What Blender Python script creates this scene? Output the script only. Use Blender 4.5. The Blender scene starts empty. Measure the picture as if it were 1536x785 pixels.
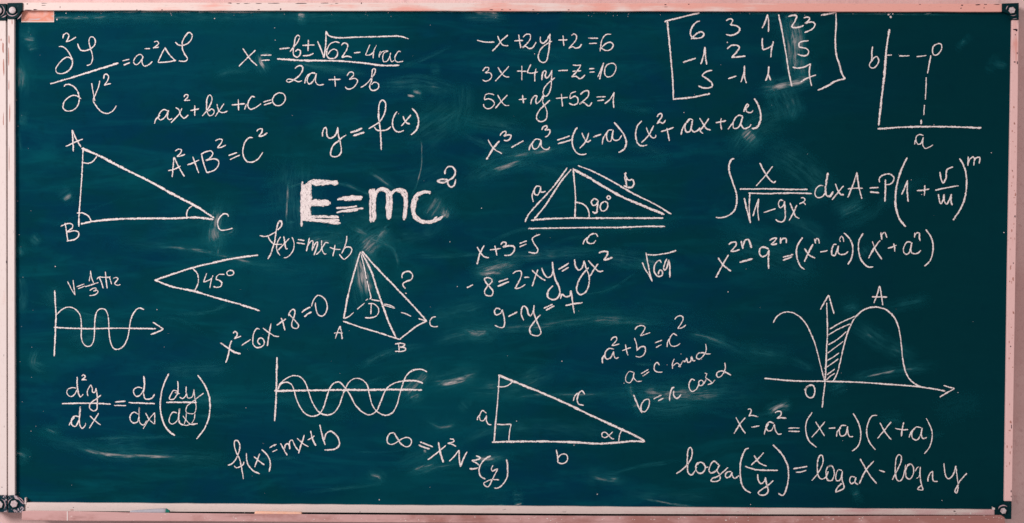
import bpy, bmesh, math, random
from mathutils import Vector
random.seed(11)
sc = bpy.context.scene
col = sc.collection
# ---------------------------------------------------------------- camera, light, exposure
MM = 0.002                     # one pixel of the photograph is 2 mm on the board's face
DIST = 4.5
cam_d = bpy.data.cameras.new('camera'); cam = bpy.data.objects.new('camera', cam_d); col.objects.link(cam)
cam.location = (0, -DIST, 0); cam.rotation_euler = (math.pi/2, 0, 0)
cam_d.sensor_width = 36; cam_d.lens = 36*DIST/(1536*MM); cam_d.clip_end = 100
sc.camera = cam
world = bpy.data.worlds.new('World'); sc.world = world; world.use_nodes = True
bg = world.node_tree.nodes['Background']
bg.inputs[0].default_value = (1.0, 0.87, 0.86, 1); bg.inputs[1].default_value = 0.46
def area(name, loc, target, size, power, colr):
    d = bpy.data.lights.new(name, 'AREA'); d.shape = 'RECTANGLE'; d.size = size[0]; d.size_y = size[1]
    d.energy = power; d.color = colr
    o = bpy.data.objects.new(name, d); col.objects.link(o); o.location = loc
    o.rotation_euler = (Vector(target)-Vector(loc)).to_track_quat('-Z', 'Y').to_euler()
    return o
area('window_light', (-6.6, -5.4, 3.4), (-0.4, 0, 0), (2.2, 3.0), 700, (1, 0.94, 0.92))
vs = sc.view_settings
vs.view_transform = 'Standard'; vs.look = 'None'; vs.gamma = 1; vs.use_curve_mapping = False; vs.exposure = 0

try: sc.cycles.transparent_max_bounces = 48
except Exception: pass

# ---------------------------------------------------------------- helpers
def P(x, y, d=0.0):
    """point of the place seen at (x, y) of the photograph, d metres in front of the board's face"""
    k = (DIST-d)/DIST*MM
    return Vector(((x-768)*k, -d, (392.5-y)*k))
def link(name, me, mat, parent=None, label=None, kind=None):
    o = bpy.data.objects.new(name, me); col.objects.link(o)
    if mat: me.materials.append(mat)
    if parent: o.parent = parent
    if label: o['label'] = label
    if kind: o['kind'] = kind
    return o
def empty(name, parent=None):
    o = bpy.data.objects.new(name, None); o.empty_display_size = 0.05; col.objects.link(o)
    if parent: o.parent = parent
    return o
def tag(o, label, cat, group=None):
    o['label'] = label; o['category'] = cat
    if group: o['group'] = group
def slab(name, pts, front, back, mat, parent=None, bev=0.0012, label=None, kind=None, rough=0):
    """polygon of photo pixels given as the outline of its front face, extruded back"""
    bm = bmesh.new()
    f = [bm.verts.new(P(x, y, front)) for x, y in pts]
    b = [bm.verts.new(v.co + Vector((0, front-back, 0))) for v in f]
    bm.faces.new(f); bm.faces.new(list(reversed(b)))
    n = len(f)
    for i in range(n): bm.faces.new([f[i], b[i], b[(i+1) % n], f[(i+1) % n]])
    bmesh.ops.recalc_face_normals(bm, faces=bm.faces)
    if bev: bmesh.ops.bevel(bm, geom=[e for e in bm.edges], offset=bev, segments=2, affect='EDGES', profile=0.6)
    me = bpy.data.meshes.new(name); bm.to_mesh(me); bm.free()
    return link(name, me, mat, parent, label, kind)
def ragged(x0, y0, x1, y1, n, amp, rnd):
    out = []
    for i in range(n+1):
        t = i/n; j = 0 if i in (0, n) else rnd.uniform(-amp, amp)
        out.append((x0+(x1-x0)*t, y0+(y1-y0)*t+j) if abs(x1-x0) > abs(y1-y0) else (x0+(x1-x0)*t+j, y0+(y1-y0)*t))
    return out
def disc(name, c, r, front, back, mat, parent, n=24, rot=0.0, dome=0.0, bev=0.0006):
    bm = bmesh.new(); C = P(c[0], c[1], front); R = r*MM
    f = [bm.verts.new(C+Vector((R*math.cos(rot+2*math.pi*i/n), 0, R*math.sin(rot+2*math.pi*i/n)))) for i in range(n)]
    b = [bm.verts.new(v.co+Vector((0, front-back, 0))) for v in f]
    if dome:
        m = [bm.verts.new(C+Vector((0.7*(v.co.x-C.x), -dome*0.7, 0.7*(v.co.z-C.z)))) for v in f]
        top = bm.verts.new(C+Vector((0, -dome, 0)))
        for i in range(n):
            bm.faces.new([f[i], f[(i+1) % n], m[(i+1) % n], m[i]]); bm.faces.new([m[i], m[(i+1) % n], top])
    else: bm.faces.new(f)
    for i in range(n): bm.faces.new([f[i], b[i], b[(i+1) % n], f[(i+1) % n]])
    bmesh.ops.recalc_face_normals(bm, faces=bm.faces)
    if bev and not dome: bmesh.ops.bevel(bm, geom=[e for e in bm.edges if abs(e.verts[0].co.y-C.y) < 1e-6 and abs(e.verts[1].co.y-C.y) < 1e-6], offset=bev, segments=2, affect='EDGES')
    me = bpy.data.meshes.new(name); bm.to_mesh(me); bm.free()
    return link(name, me, mat, parent)
def torus_arc(name, c, r, a0, a1, w, front, mat, parent):
    """thin raised arc round a bolt, for a highlight put into the colour"""
    bm = bmesh.new(); rows = []
    n = 18
    for i in range(n+1):
        a = math.radians(a0+(a1-a0)*i/n); t = math.sin(math.pi*(i+0.3)/(n+0.6))
        hw = w*0.5*max(t, 0.25); row = []
        for s, z in ((-1, 0), (-.5, .8), (.5, .8), (1, 0)):
            row.append(bm.verts.new(P(c[0]+(r+s*hw)*math.cos(a), c[1]-(r+s*hw)*math.sin(a), front+z*0.0008)))
        rows.append(row)
    for a, b in zip(rows, rows[1:]):
        for k in range(3): bm.faces.new([a[k], a[k+1], b[k+1], b[k]])
    bmesh.ops.recalc_face_normals(bm, faces=bm.faces)
    me = bpy.data.meshes.new(name); bm.to_mesh(me); bm.free()
    return link(name, me, mat, parent)

# ---------------------------------------------------------------- materials
class N:
    def __init__(s, name):
        s.m = bpy.data.materials.new(name); s.m.use_nodes = True; s.t = s.m.node_tree
        s.b = s.t.nodes['Principled BSDF']; s.tc = s.t.nodes.new('ShaderNodeTexCoord')
        s.geo = s.t.nodes.new('ShaderNodeNewGeometry')
    def lk(s, a, b): s.t.links.new(a, b)
    def map(s, scale, src=None, loc=(0, 0, 0), rot=(0, 0, 0)):
        n = s.t.nodes.new('ShaderNodeMapping'); n.inputs['Scale'].default_value = scale
        n.inputs['Location'].default_value = loc; n.inputs['Rotation'].default_value = rot
        s.lk(src or s.geo.outputs['Position'], n.inputs[0]); return n.outputs[0]
    def noise(s, vec, scale, detail=4, rough=0.55, dist=0.0):
        n = s.t.nodes.new('ShaderNodeTexNoise'); n.inputs['Scale'].default_value = scale
        n.inputs['Detail'].default_value = detail; n.inputs['Roughness'].default_value = rough
        n.inputs['Distortion'].default_value = dist; s.lk(vec, n.inputs['Vector']); return n.outputs['Fac']
    def ramp(s, fac, stops):
        n = s.t.nodes.new('ShaderNodeValToRGB'); e = n.color_ramp.elements
        while len(e) < len(stops): e.new(0.5)
        for k, (p, c) in enumerate(stops):
            e[k].position = p; e[k].color = c if len(c) == 4 else (*c, 1)
        s.lk(fac, n.inputs[0]); return n.outputs[0]
    def g(s, fac, a, b):            # smooth 0..1 between a and b
        n = s.t.nodes.new('ShaderNodeMapRange'); n.interpolation_type = 'SMOOTHSTEP'
        n.inputs['From Min'].default_value = a; n.inputs['From Max'].default_value = b; s.lk(fac, n.inputs['Value']); return n.outputs[0]
    def mix(s, fac, a, b, mode='MIX'):
        n = s.t.nodes.new('ShaderNodeMix'); n.data_type = 'RGBA'; n.blend_type = mode
        for v, i in ((fac, 0), (a, 6), (b, 7)):
            if isinstance(v, (int, float)): n.inputs[i].default_value = v
            elif isinstance(v, tuple): n.inputs[i].default_value = (*v, 1)
            else: s.lk(v, n.inputs[i])
        return n.outputs[2]
    def math(s, op, a, b=0.0):
        n = s.t.nodes.new('ShaderNodeMath'); n.operation = op
        for i, v in enumerate((a, b)):
            if isinstance(v, (int, float)): n.inputs[i].default_value = v
            else: s.lk(v, n.inputs[i])
        return n.outputs[0]
    def bump(s, h, strength=0.2, dist=0.001):
        n = s.t.nodes.new('ShaderNodeBump'); n.inputs['Strength'].default_value = strength; n.inputs['Distance'].default_value = dist
        s.lk(h, n.inputs['Height']); s.lk(n.outputs[0], s.b.inputs['Normal'])
    def done(s, colr, rough=0.6, metal=0.0, spec=0.3):
        if isinstance(colr, tuple): s.b.inputs['Base Color'].default_value = (*colr, 1)
        else: s.lk(colr, s.b.inputs['Base Color'])
        if isinstance(rough, (int, float)): s.b.inputs['Roughness'].default_value = rough
        else: s.lk(rough, s.b.inputs['Roughness'])
        s.b.inputs['Metallic'].default_value = metal; s.b.inputs['Specular IOR Level'].default_value = spec
        return s.m

# the board's painted face: dark teal enamel, wiped many times
n = N('board_enamel')
big = n.noise(n.map((1.0, 1, 1.9)), 1.1, 5, 0.6, 0.6)
wipe = n.noise(n.map((0.8, 1, 4.0), rot=(0, 0.28, 0)), 2.4, 6, 0.62, 1.4)
wipe2 = n.noise(n.map((0.9, 1, 6.0), rot=(0, -0.35, 0), loc=(4, 0, 2)), 2.6, 6, 0.62, 1.2)
hue = n.noise(n.map((1.2, 1, 2.2), loc=(7, 0, 1)), 1.9, 5, 0.65, 0.4)
c = n.mix(n.g(hue, 0.38, 0.62), (0.0002, 0.034, 0.068), (0.0002, 0.038, 0.052))
c = n.mix(n.math('MULTIPLY', n.g(big, 0.42, 0.68), 0.65), c, (0.0006, 0.058, 0.082))
c = n.mix(n.math('MULTIPLY', n.g(wipe, 0.48, 0.74), 0.55), c, (0.0012, 0.082, 0.108))
c = n.mix(n.math('MULTIPLY', n.g(wipe2, 0.50, 0.78), 0.5), c, (0.0012, 0.080, 0.104))
# less dust and more bare enamel towards the right-hand end, which is wiped less
sx = n.t.nodes.new('ShaderNodeSeparateXYZ'); n.lk(n.geo.outputs['Position'], sx.inputs[0])
patch = n.math('MULTIPLY', n.g(n.math('ADD', sx.outputs[0], n.math('MULTIPLY', big, 0.9)), 0.75, 1.7), 0.9)
c = n.mix(patch, c, (0.0004, 0.030, 0.039))
fine = n.noise(n.map((1, 1, 1)), 420, 2, 0.6)
mott = n.noise(n.map((1, 1, 1)), 26, 4, 0.7)
c = n.mix(n.math('MULTIPLY', n.g(mott, 0.5, 0.8), 0.35), c, (0.0003, 0.020, 0.032))
n.bump(fine, 0.12, 0.0005)
M_board = n.done(c, 0.85, 0, 0.02)

# frame: aluminium extrusion under old pinkish paint, chipped and stained
def frame_mat(name, light, warm, warm_amt, chip_amt=0.5, long='x', fade=0.0):
    n = N(name)
    s1 = (1.2, 1, 14) if long == 'x' else (14, 1, 1.2)
    s2 = (30, 1, 110) if long == 'x' else (110, 1, 30)
    st = n.noise(n.map(s1), 3.0, 5, 0.65)
    pa = n.noise(n.map((1, 1, 1)), 5.0, 4, 0.6)
    sx = n.t.nodes.new('ShaderNodeSeparateXYZ'); n.lk(n.geo.outputs['Position'], sx.inputs[0])
    q = n.math('ADD', n.math('MULTIPLY', st, 0.5), n.math('MULTIPLY', pa, 0.5))
    q = n.math('ADD', q, n.math('MULTIPLY', sx.outputs[0], fade))
    c = n.mix(n.g(q, 0.62-warm_amt, 0.78-warm_amt), light, warm)
    gr = n.noise(n.map(s2), 2.2, 5, 0.7)
    c = n.mix(n.math('MULTIPLY', n.g(gr, 0.52, 0.78), 0.35), c, (0.30, 0.16, 0.15))
    chips = n.math('MULTIPLY', n.g(n.noise(n.map(s2, loc=(3, 1, 2)), 1.3, 3, 0.55), 0.69, 0.75), n.g(n.noise(n.map((1, 1, 1)), 6, 2, 0.5), 0.45, 0.6))
    c = n.mix(n.math('MULTIPLY', chips, chip_amt), c, (0.02, 0.018, 0.03))
    n.bump(gr, 0.15, 0.0006)
    return n.done(c, 0.5, 0, 0.3)
M_top = frame_mat('top_rail_paint', (0.86, 0.70, 0.66), (0.86, 0.43, 0.37), 0.19, 1.0, 'x', 0.10)
M_bottom = frame_mat('bottom_rail_paint', (0.82, 0.68, 0.64), (0.72, 0.44, 0.44), 0.10, 0.7, 'x', 0.08)
M_left = frame_mat('left_rail_paint', (0.79, 0.69, 0.67), (0.74, 0.52, 0.48), 0.05, 0.7, 'z')
M_right = frame_mat('right_rail_paint', (0.86, 0.56, 0.54), (0.74, 0.30, 0.25), 0.10, 0.9, 'z')
# tray: worn mauve wood
n = N('tray_wood')
gr = n.noise(n.map((2.2, 1, 40)), 3.0, 6, 0.65, 0.5)
bl = n.noise(n.map((1, 1, 2)), 7.0, 5, 0.65)
sx = n.t.nodes.new('ShaderNodeSeparateXYZ'); n.lk(n.geo.outputs['Position'], sx.inputs[0])
c = n.mix(n.g(n.math('ADD', bl, n.math('MULTIPLY', sx.outputs[0], 0.12)), 0.33, 0.66), (0.62, 0.37, 0.36), (0.38, 0.17, 0.15))
c = n.mix(n.math('MULTIPLY', n.g(gr, 0.5, 0.8), 0.6), c, (0.22, 0.11, 0.10))
c = n.mix(n.math('MULTIPLY', n.g(n.noise(n.map((1, 1, 2)), 90, 3, 0.6), 0.66, 0.74), 0.6), c, (0.85, 0.68, 0.64))
n.bump(gr, 0.3, 0.001)
M_tray = n.done(c, 0.6, 0, 0.3)
n = N('gap_shade'); M_gap = n.done((0.004, 0.02, 0.025), 0.8)  # near-black tray floor: shade of the gap behind the lip put into colour
# corner brackets: dark teal pressed steel
n = N('bracket_steel')
sm = n.noise(n.map((1, 1, 1)), 120, 4, 0.6, 0.5)
c = n.mix(n.math('MULTIPLY', n.g(sm, 0.62, 0.8), 0.5), (0.0006, 0.022, 0.028), (0.16, 0.18, 0.22))
n.bump(sm, 0.4, 0.0008)
M_brk = n.done(c, 0.5, 0.0, 0.08)
n = N('bracket_dusty_steel')
sm = n.noise(n.map((1, 1, 1)), 95, 3, 0.55, 0.8)
c = n.mix(n.g(sm, 0.50, 0.62), (0.003, 0.03, 0.045), (0.52, 0.42, 0.46))
n.bump(sm, 0.5, 0.001)
M_brk2 = n.done(c, 0.6, 0.0, 0.1)
n = N('bolt_zinc')
sm = n.noise(n.map((1, 1, 1)), 220, 3, 0.6)
c = n.mix(n.g(sm, 0.35, 0.7), (0.66, 0.57, 0.58), (0.46, 0.34, 0.35))
M_bolt = n.done(c, 0.45, 0.0, 0.5)
n = N('highlight_sliver_pale'); M_pale = n.done(n.mix(n.noise(n.map((1, 1, 1)), 300, 2), (0.62, 0.46, 0.49), (0.34, 0.24, 0.28)), 0.5)  # pale tone for painted bolt highlights and one corner sliver
# wall: pink roughcast paint
n = N('wall_paint')
a = n.noise(n.map((1, 1, 1)), 3.5, 5, 0.6); b = n.noise(n.map((1, 1, 1)), 60, 4, 0.65)
c = n.mix(n.g(a, 0.35, 0.65), (0.80, 0.58, 0.56), (0.70, 0.47, 0.45))
c = n.mix(n.math('MULTIPLY', n.g(b, 0.5, 0.75), 0.4), c, (0.48, 0.27, 0.27))
n.bump(b, 0.5, 0.003)
M_wall = n.done(c, 0.85)
# the stuck-on paper
n = N('label_paper')
uvm = n.map((14, 1, 20), rot=(0, 0.5, 0))
a = n.noise(uvm, 1.5, 2, 0.5, 1.2)
c = n.ramp(a, [(0.34, (0.58, 0.48, 0.49)), (0.42, (0.74, 0.27, 0.18)), (0.54, (0.78, 0.34, 0.26)), (0.68, (0.76, 0.40, 0.34))])
M_paper = n.done(c, 0.6)
n = N('paper_edge'); M_pedge = n.done((0.90, 0.78, 0.72), 0.7)
n = N('chalk_grey'); M_cg = n.done(n.mix(n.noise(n.map((1, 1, 1)), 90, 4), (0.36, 0.36, 0.42), (0.47, 0.46, 0.50)), 0.95, 0, 0.1)
n = N('chalk_green_end'); M_cge = n.done((0.02, 0.22, 0.17), 0.9, 0, 0.1)
n = N('chalk_orange'); M_co = n.done(n.mix(n.noise(n.map((1, 1, 1)), 90, 4), (0.86, 0.42, 0.26), (0.88, 0.60, 0.50)), 0.95, 0, 0.1)

# chalk marks: a powder film that skips the low spots of the enamel
def chalk(name, hole, edge, sw=0.4, sv=5.0):
    n = N(name)
    uv = n.t.nodes.new('ShaderNodeUVMap'); sx = n.t.nodes.new('ShaderNodeSeparateXYZ'); n.lk(uv.outputs[0], sx.inputs[0])
    grain = n.noise(n.map((1, 1, 1)), 330, 3, 0.65)
    streak = n.noise(n.map((0.35, sv, 1), src=uv.outputs[0]), 1.0, 3, 0.6)
    v = n.math('ABSOLUTE', n.math('SUBTRACT', n.math('MULTIPLY', sx.outputs[1], 2), 1))
    t = n.math('ADD', n.math('MULTIPLY', grain, 1-sw), n.math('MULTIPLY', streak, sw))
    t = n.math('SUBTRACT', t, n.math('MULTIPLY', n.math('POWER', v, 3), edge))
    al = n.g(t, hole-0.03, hole+0.06)
    c = n.mix(n.g(grain, 0.4, 0.65), (0.80, 0.71, 0.71), (0.97, 0.90, 0.88))
    n.lk(al, n.b.inputs['Alpha'])
    return n.done(c, 0.95, 0, 0.05)
M_chalk = chalk('chalk_marks', 0.385, 0.14)
M_chalk_thick = chalk('chalk_marks_heavy', 0.395, 0.14, 0.88, 7.0)
# wiped chalk dust
n = N('chalk_dust')
uv = n.t.nodes.new('ShaderNodeUVMap'); at = n.t.nodes.new('ShaderNodeAttribute'); at.attribute_name = 'dust'
st = n.noise(n.map((0.03, 0.26, 1), src=uv.outputs[0]), 1.0, 3, 0.6, 0.9)
bl = n.noise(n.map((1, 1, 1)), 28, 2, 0.5)
k = n.math('ADD', n.math('MULTIPLY', n.g(st, 0.34, 0.72), 1.15), n.math('ADD', n.math('MULTIPLY', n.g(bl, 0.35, 0.75), 0.5), 0.3))
den = n.math('MULTIPLY', at.outputs['Fac'], k)
c = n.ramp(den, [(0.0, (0.001, 0.135, 0.175)), (0.2, (0.025, 0.21, 0.245)), (0.42, (0.38, 0.40, 0.41)), (0.8, (0.85, 0.68, 0.66))])
n.lk(n.math('MINIMUM', n.math('MULTIPLY', n.math('POWER', den, 0.85), 1.05), 0.85), n.b.inputs['Alpha'])
M_dust = n.done(c, 0.95, 0, 0.05)

# ---------------------------------------------------------------- the wall
me = bpy.data.meshes.new('wall')
W = 4.0
me.from_pydata([(-W, 0.035, -2.2), (W, 0.035, -2.2), (W, 0.035, 2.2), (-W, 0.035, 2.2), (-W, 0.12, -2.2), (W, 0.12, -2.2), (W, 0.12, 2.2), (-W, 0.12, 2.2)], [],
               [(0, 1, 2, 3), (5, 4, 7, 6), (4, 0, 3, 7), (1, 5, 6, 2), (3, 2, 6, 7), (4, 5, 1, 0)])
link('wall', me, M_wall, kind='structure')

# ---------------------------------------------------------------- the blackboard
board = empty('blackboard'); board.location = (0, 0, 0)
tag(board, 'long green chalkboard covered in white chalk formulas, with a pinkish painted frame', 'blackboard')
F = 0.012
slab('writing_surface', [(18, 12), (1522, 12), (1512, 770), (18, 760)], 0.0, -0.02, M_board, board, 0)
R = random.Random(3)
# rails: outer edge straight, inner edge slightly ragged with old paint
slab('frame_rail', [(33, 4.0), (700, 4.4), (1504, 6.0)] + list(reversed(ragged(33, 15.6, 1504, 17.6, 60, 0.28, R))), F, -0.03, M_top, board, 0.0008, 'salmon painted top rail with chips along its upper edge')
slab('frame_rail', ragged(36, 754.2, 1492, 765.0, 60, 0.28, R) + [(1492, 772.8), (900, 771.2), (36, 766.6)], F, -0.03, M_bottom, board, 0.0008, 'pale pink bottom rail above the tray')
slab('frame_rail', [(11.2, 28.5), (21.3, 28.5), (21.6, 300), (22.2, 744), (12.0, 744), (11.4, 300)], F, -0.03, M_left, board, 0.0012, 'nearly white left rail beside the next board')
slab('frame_rail', [(1518.6, 29.5), (1528.2, 29.5), (1525.5, 260), (1518, 752), (1507.2, 752), (1512.2, 400)], F, -0.03, M_right, board, 0.0012, 'pink right rail with reddish chipped paint')

# corner brackets (> bolt, washer, painted highlight arcs)
def bracket(pts, bolt, r, hexa, mat, arcs, parent=board, front=0.016, ring=8.3):
    b = slab('corner_bracket', pts, front, -0.03, mat, parent, 0.0012)
    disc('washer', bolt, r*1.42, front+0.0014, front-0.002, M_brk, b, 28)
    disc('bolt', bolt, r, front+0.005, front-0.001, M_bolt, b, 6 if hexa else 24, 0.2, 0.0 if hexa else 0.0018, 0.0008)
    for a in arcs: torus_arc('highlight_arc', (bolt[0]+a[4], bolt[1]+a[5]), a[0], a[1], a[2], a[3], front+0.0002, M_pale, b)  # curved highlights round the bolt, modelled as pale arcs
    return b
bracket([(10.8, 4.6), (33.8, 4.2), (33.6, 15.5), (31.5, 17), (27, 25.5), (21.8, 28.6), (10.8, 28.6)], (18.4, 15.4), 4.9, False, M_brk,
        [(8.8, 190, 330, 1.5, 0, 0), (7.2, 60, 120, 0.9, 0, 1), (15.5, 298, 340, 1.6, 0, 0)])
bracket([(1503.2, 5.4), (1528.4, 4.4), (1528.4, 30), (1517, 29.6), (1516, 22), (1508, 18.6), (1503.2, 17.4)], (1518.3, 15.4), 5.1, True, M_brk,
        [(8.5, 130, 175, 1.4, -0.5, 0), (8.3, 245, 310, 0.9, 1, 0), (13, 262, 295, 0.8, 2, 0)])
bracket([(12, 743.5), (23, 743), (25.5, 745), (36.3, 756.5), (36.6, 766), (33, 769), (12, 769.5)], (20.8, 756.2), 5.6, True, M_brk2,
        [(12.5, 20, 75, 1.4, 3, 2), (8.6, 100, 180, 1.0, 0, 0), (9, 240, 300, 1.0, 3, 2)])
bracket([(1492.2, 763.8), (1503, 762), (1506.5, 752.4), (1517.6, 752.4), (1517.2, 779), (1509, 779), (1506, 773), (1492.2, 772.4)], (1505.4, 766.8), 4.6, True, M_brk,
        [(8.4, 50, 160, 2.0, 0, 0), (12.5, 120, 150, 1.0, 3, 2)])
# thin pale slivers at the inner corners
slab('corner_sliver', [(24.2, 746), (25.2, 745.4), (35.8, 756.2), (34.6, 756.6)], 0.0175, 0.002, M_pale, board, 0.0003)
slab('corner_sliver', [(1489.8, 761.0), (1492.5, 762.4), (1492.6, 765), (1490, 765)], 0.0155, 0.002, M_left, board, 0.0004)
slab('corner_sliver', [(37, 747), (38.6, 747), (39, 757), (36.8, 757)], 0.0135, 0.001, M_left, board, 0.0004)

# chalk tray: floor, lip and a joint in the lip
LIP = 0.052
top = [(32.5, 767.6), (42, 766.4), (101, 767.0), (200, 769.2), (380, 771.3), (640, 773.0), (900, 774.3), (1200, 774.6), (1480, 773.6), (1502, 773.2), (1507, 776.5)]
bot = [(1508, 788.5), (1200, 788), (700, 784.6), (300, 782.2), (101, 781.4), (32.5, 780.6)]
tray = slab('chalk_tray', top+bot, LIP, LIP-0.006, M_tray, board, 0.0014)
slab('tray_floor', [(34, 770.5), (400, 773.5), (800, 776), (1503, 778), (1503, 782), (800, 780), (400, 778), (34, 774.5)], LIP-0.0065, -0.028, M_gap, tray, 0)
slab('joint', [(100.2, 767.3), (101.8, 767.3), (101.8, 781.2), (100.2, 781.2)], LIP+0.0009, LIP-0.003, M_left, tray, 0.0002)

# ---------------------------------------------------------------- next board, at the left edge
nb = empty('blackboard'); nb.location = (P(5, 400).x, 0, 0)
tag(nb, 'edge of the next chalkboard, only its white side rail in view at the far left', 'blackboard')
def under(o, par):
    o.parent = par; o.matrix_parent_inverse = par.matrix_basis.inverted(); return o
under(slab('frame_rail', [(-3, 31), (8.6, 31), (9.2, 300), (10.0, 743), (-3, 743)], F, -0.03, M_left, None, 0.0012), nb)
b1 = bracket([(-14, 6), (9.4, 5.6), (9.4, 30.5), (-14, 30.5)], (-2.4, 15.8), 4.9, False, M_brk, [(8.8, -70, 60, 1.3, 0, 0), (10.5, 275, 320, 1.6, 4, 0)], None); under(b1, nb)
b2 = bracket([(-14, 743.5), (10.2, 743.5), (10.4, 768), (-14, 769.5)], (-1.5, 757.5), 5.6, True, M_brk2, [(9.5, -40, 70, 1.4, 0, 0)], None); under(b2, nb)
under(slab('writing_surface', [(-60, 12), (-2.6, 12), (-2.6, 760), (-60, 760)], 0.0, -0.02, M_board, None, 0), nb)

# ---------------------------------------------------------------- things on the board and the tray
pl = slab('paper_label', [(32.0, 16.2), (81.0, 16.2), (81.0, 33.4), (32.0, 33.4)], 0.0012, 0.0004, M_pedge, None, 0)
slab('printed_face', [(32.4, 16.2), (80.2, 16.2), (80.2, 32.4), (32.4, 32.4)], 0.0015, 0.0012, M_paper, pl, 0)
tag(pl, 'small salmon paper label with a pale border stuck under the top left corner', 'label')
def stick(name, xa, ya, xb, yb, ra, rb, d, mat, capmat=None):
    """a used stick of chalk lying along the tray"""
    bm = bmesh.new(); A = P(xa, ya, d); B = P(xb, yb, d); n = 16; rows = []
    Rn = random.Random(int(xa)); ax = (B-A)
    st = [(0, .45), (0.012, .8), (0.05, 1), (0.3, 1), (0.6, 1), (0.9, 1), (0.985, 1), (1, .9)]
    for t, k in st:
        rr = (ra+(rb-ra)*min(1, t*1.3))*MM*k; c = A+ax*t
        rows.append([bm.verts.new(c+Vector((Rn.uniform(-.0003, .0003), rr*math.cos(2*math.pi*i/n), rr*math.sin(2*math.pi*i/n)))) for i in range(n)])
    for a, b in zip(rows, rows[1:]):
        for i in range(n): bm.faces.new([a[i], a[(i+1) % n], b[(i+1) % n], b[i]])
    bm.faces.new(rows[0]); bm.faces.new(list(reversed(rows[-1])))
    bmesh.ops.recalc_face_normals(bm, faces=bm.faces)
    for f in bm.faces: f.smooth = len(f.verts) == 4
    me = bpy.data.meshes.new(name); bm.to_mesh(me); bm.free()
    return link(name, me, mat)
s1 = stick('chalk_stick', 195, 768.6, 249.5, 767.6, 2.6, 4.9, 0.034, M_cg)
e1 = stick('painted_end', 249.3, 767.6, 254.4, 768.6, 4.95, 3.2, 0.034, M_cge); e1.parent = s1
tag(s1, 'grey stick of chalk with a green end lying in the tray', 'chalk', 'sticks of chalk in the tray')
s2 = stick('chalk_stick', 382, 770.8, 453, 772.2, 4.2, 4.4, 0.034, M_co)
tag(s2, 'orange stick of chalk lying in the tray', 'chalk', 'sticks of chalk in the tray')

# ---------------------------------------------------------------- chalk writing
def catmull(pts, step=1.4):
    if len(pts) == 2: pts = [pts[0], ((pts[0][0]+pts[1][0])/2, (pts[0][1]+pts[1][1])/2), pts[1]]
    q = [pts[0]]+pts+[pts[-1]]; out = []
    for i in range(1, len(q)-2):
        p0, p1, p2, p3 = q[i-1], q[i], q[i+1], q[i+2]
        # centripetal parametrisation: no loops at tight turns
        def tj(t, a, b): return t+max(math.hypot(b[0]-a[0], b[1]-a[1]), 1e-4)**0.5
        t0 = 0; t1 = tj(t0, p0, p1); t2 = tj(t1, p1, p2); t3 = tj(t2, p2, p3)
        n = max(1, int(math.hypot(p2[0]-p1[0], p2[1]-p1[1])/step))
        for k in range(n):
            t = t1+(t2-t1)*k/n; pt = []
            for c in (0, 1):
                A1 = (t1-t)/(t1-t0)*p0[c]+(t-t0)/(t1-t0)*p1[c]
                A2 = (t2-t)/(t2-t1)*p1[c]+(t-t1)/(t2-t1)*p2[c]
                A3 = (t3-t)/(t3-t2)*p2[c]+(t-t2)/(t3-t2)*p3[c]
                B1 = (t2-t)/(t2-t0)*A1+(t-t0)/(t2-t0)*A2
                B2 = (t3-t)/(t3-t1)*A2+(t-t1)/(t3-t1)*A3
                pt.append((t2-t)/(t2-t1)*B1+(t-t1)/(t2-t1)*B2)
            out.append(tuple(pt))
    out.append(pts[-1]); return out
RS = random.Random(5); layer = [0]
def stroke_into(V, Fc, UV, pts, w):
    L = catmull(pts); n = len(L)
    if n < 2: return
    layer[0] = (layer[0]+1) % 23
    d0 = 0.0006+layer[0]*0.00002
    ja = jb = 0.0; base = len(V); s = RS.uniform(0, 500); pr = 1.0
    rad = 0.5*w*0.8; tot = 0; cum = [0]
    for a, b in zip(L, L[1:]): cum.append(cum[-1]+math.hypot(b[0]-a[0], b[1]-a[1]))
    T = cum[-1] or 1
    for i, p in enumerate(L):
        a = L[max(0, i-1)]; b = L[min(n-1, i+1)]
        tx, ty = b[0]-a[0], b[1]-a[1]; m = math.hypot(tx, ty) or 1; nx, ny = -ty/m, tx/m
        ja = ja*0.55+RS.uniform(-.2, .2); jb = jb*0.55+RS.uniform(-.2, .2)
        pr = pr*0.86+0.14*RS.uniform(0.4, 1.6)
        e = min(cum[i], T-cum[i]); cap = min(1.0, 0.55+0.45*e/(rad*1.2))
        ra = rad*pr*cap*(1+ja); rb = rad*pr*cap*(1+jb)
        for off, h, v in ((-ra, 0, 0), (-ra*0.5, .8, .25), (rb*0.5, .8, .75), (rb, 0, 1)):
            V.append(P(p[0]+nx*off, p[1]+ny*off, d0+h*0.0003)); UV.append(((s+cum[i])*0.5, v))
    for i in range(n-1):
        for k in range(3):
            q = base+i*4+k; Fc.append((q, q+4, q+5, q+1))
def glyph(name, strokes, parent, heavy=False):
    V, Fc, UV = [], [], []
    for w, pts in strokes: stroke_into(V, Fc, UV, pts, w*(1.08 if heavy else 1))
    # small dabs where the chalk was set down
    me = bpy.data.meshes.new(name); me.from_pydata(V, [], Fc)
    uv = me.uv_layers.new(name='UVMap')
    for l in me.loops: uv.data[l.index].uv = UV[l.vertex_index]
    return link(name, me, M_chalk_thick if heavy else M_chalk, parent)
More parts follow.
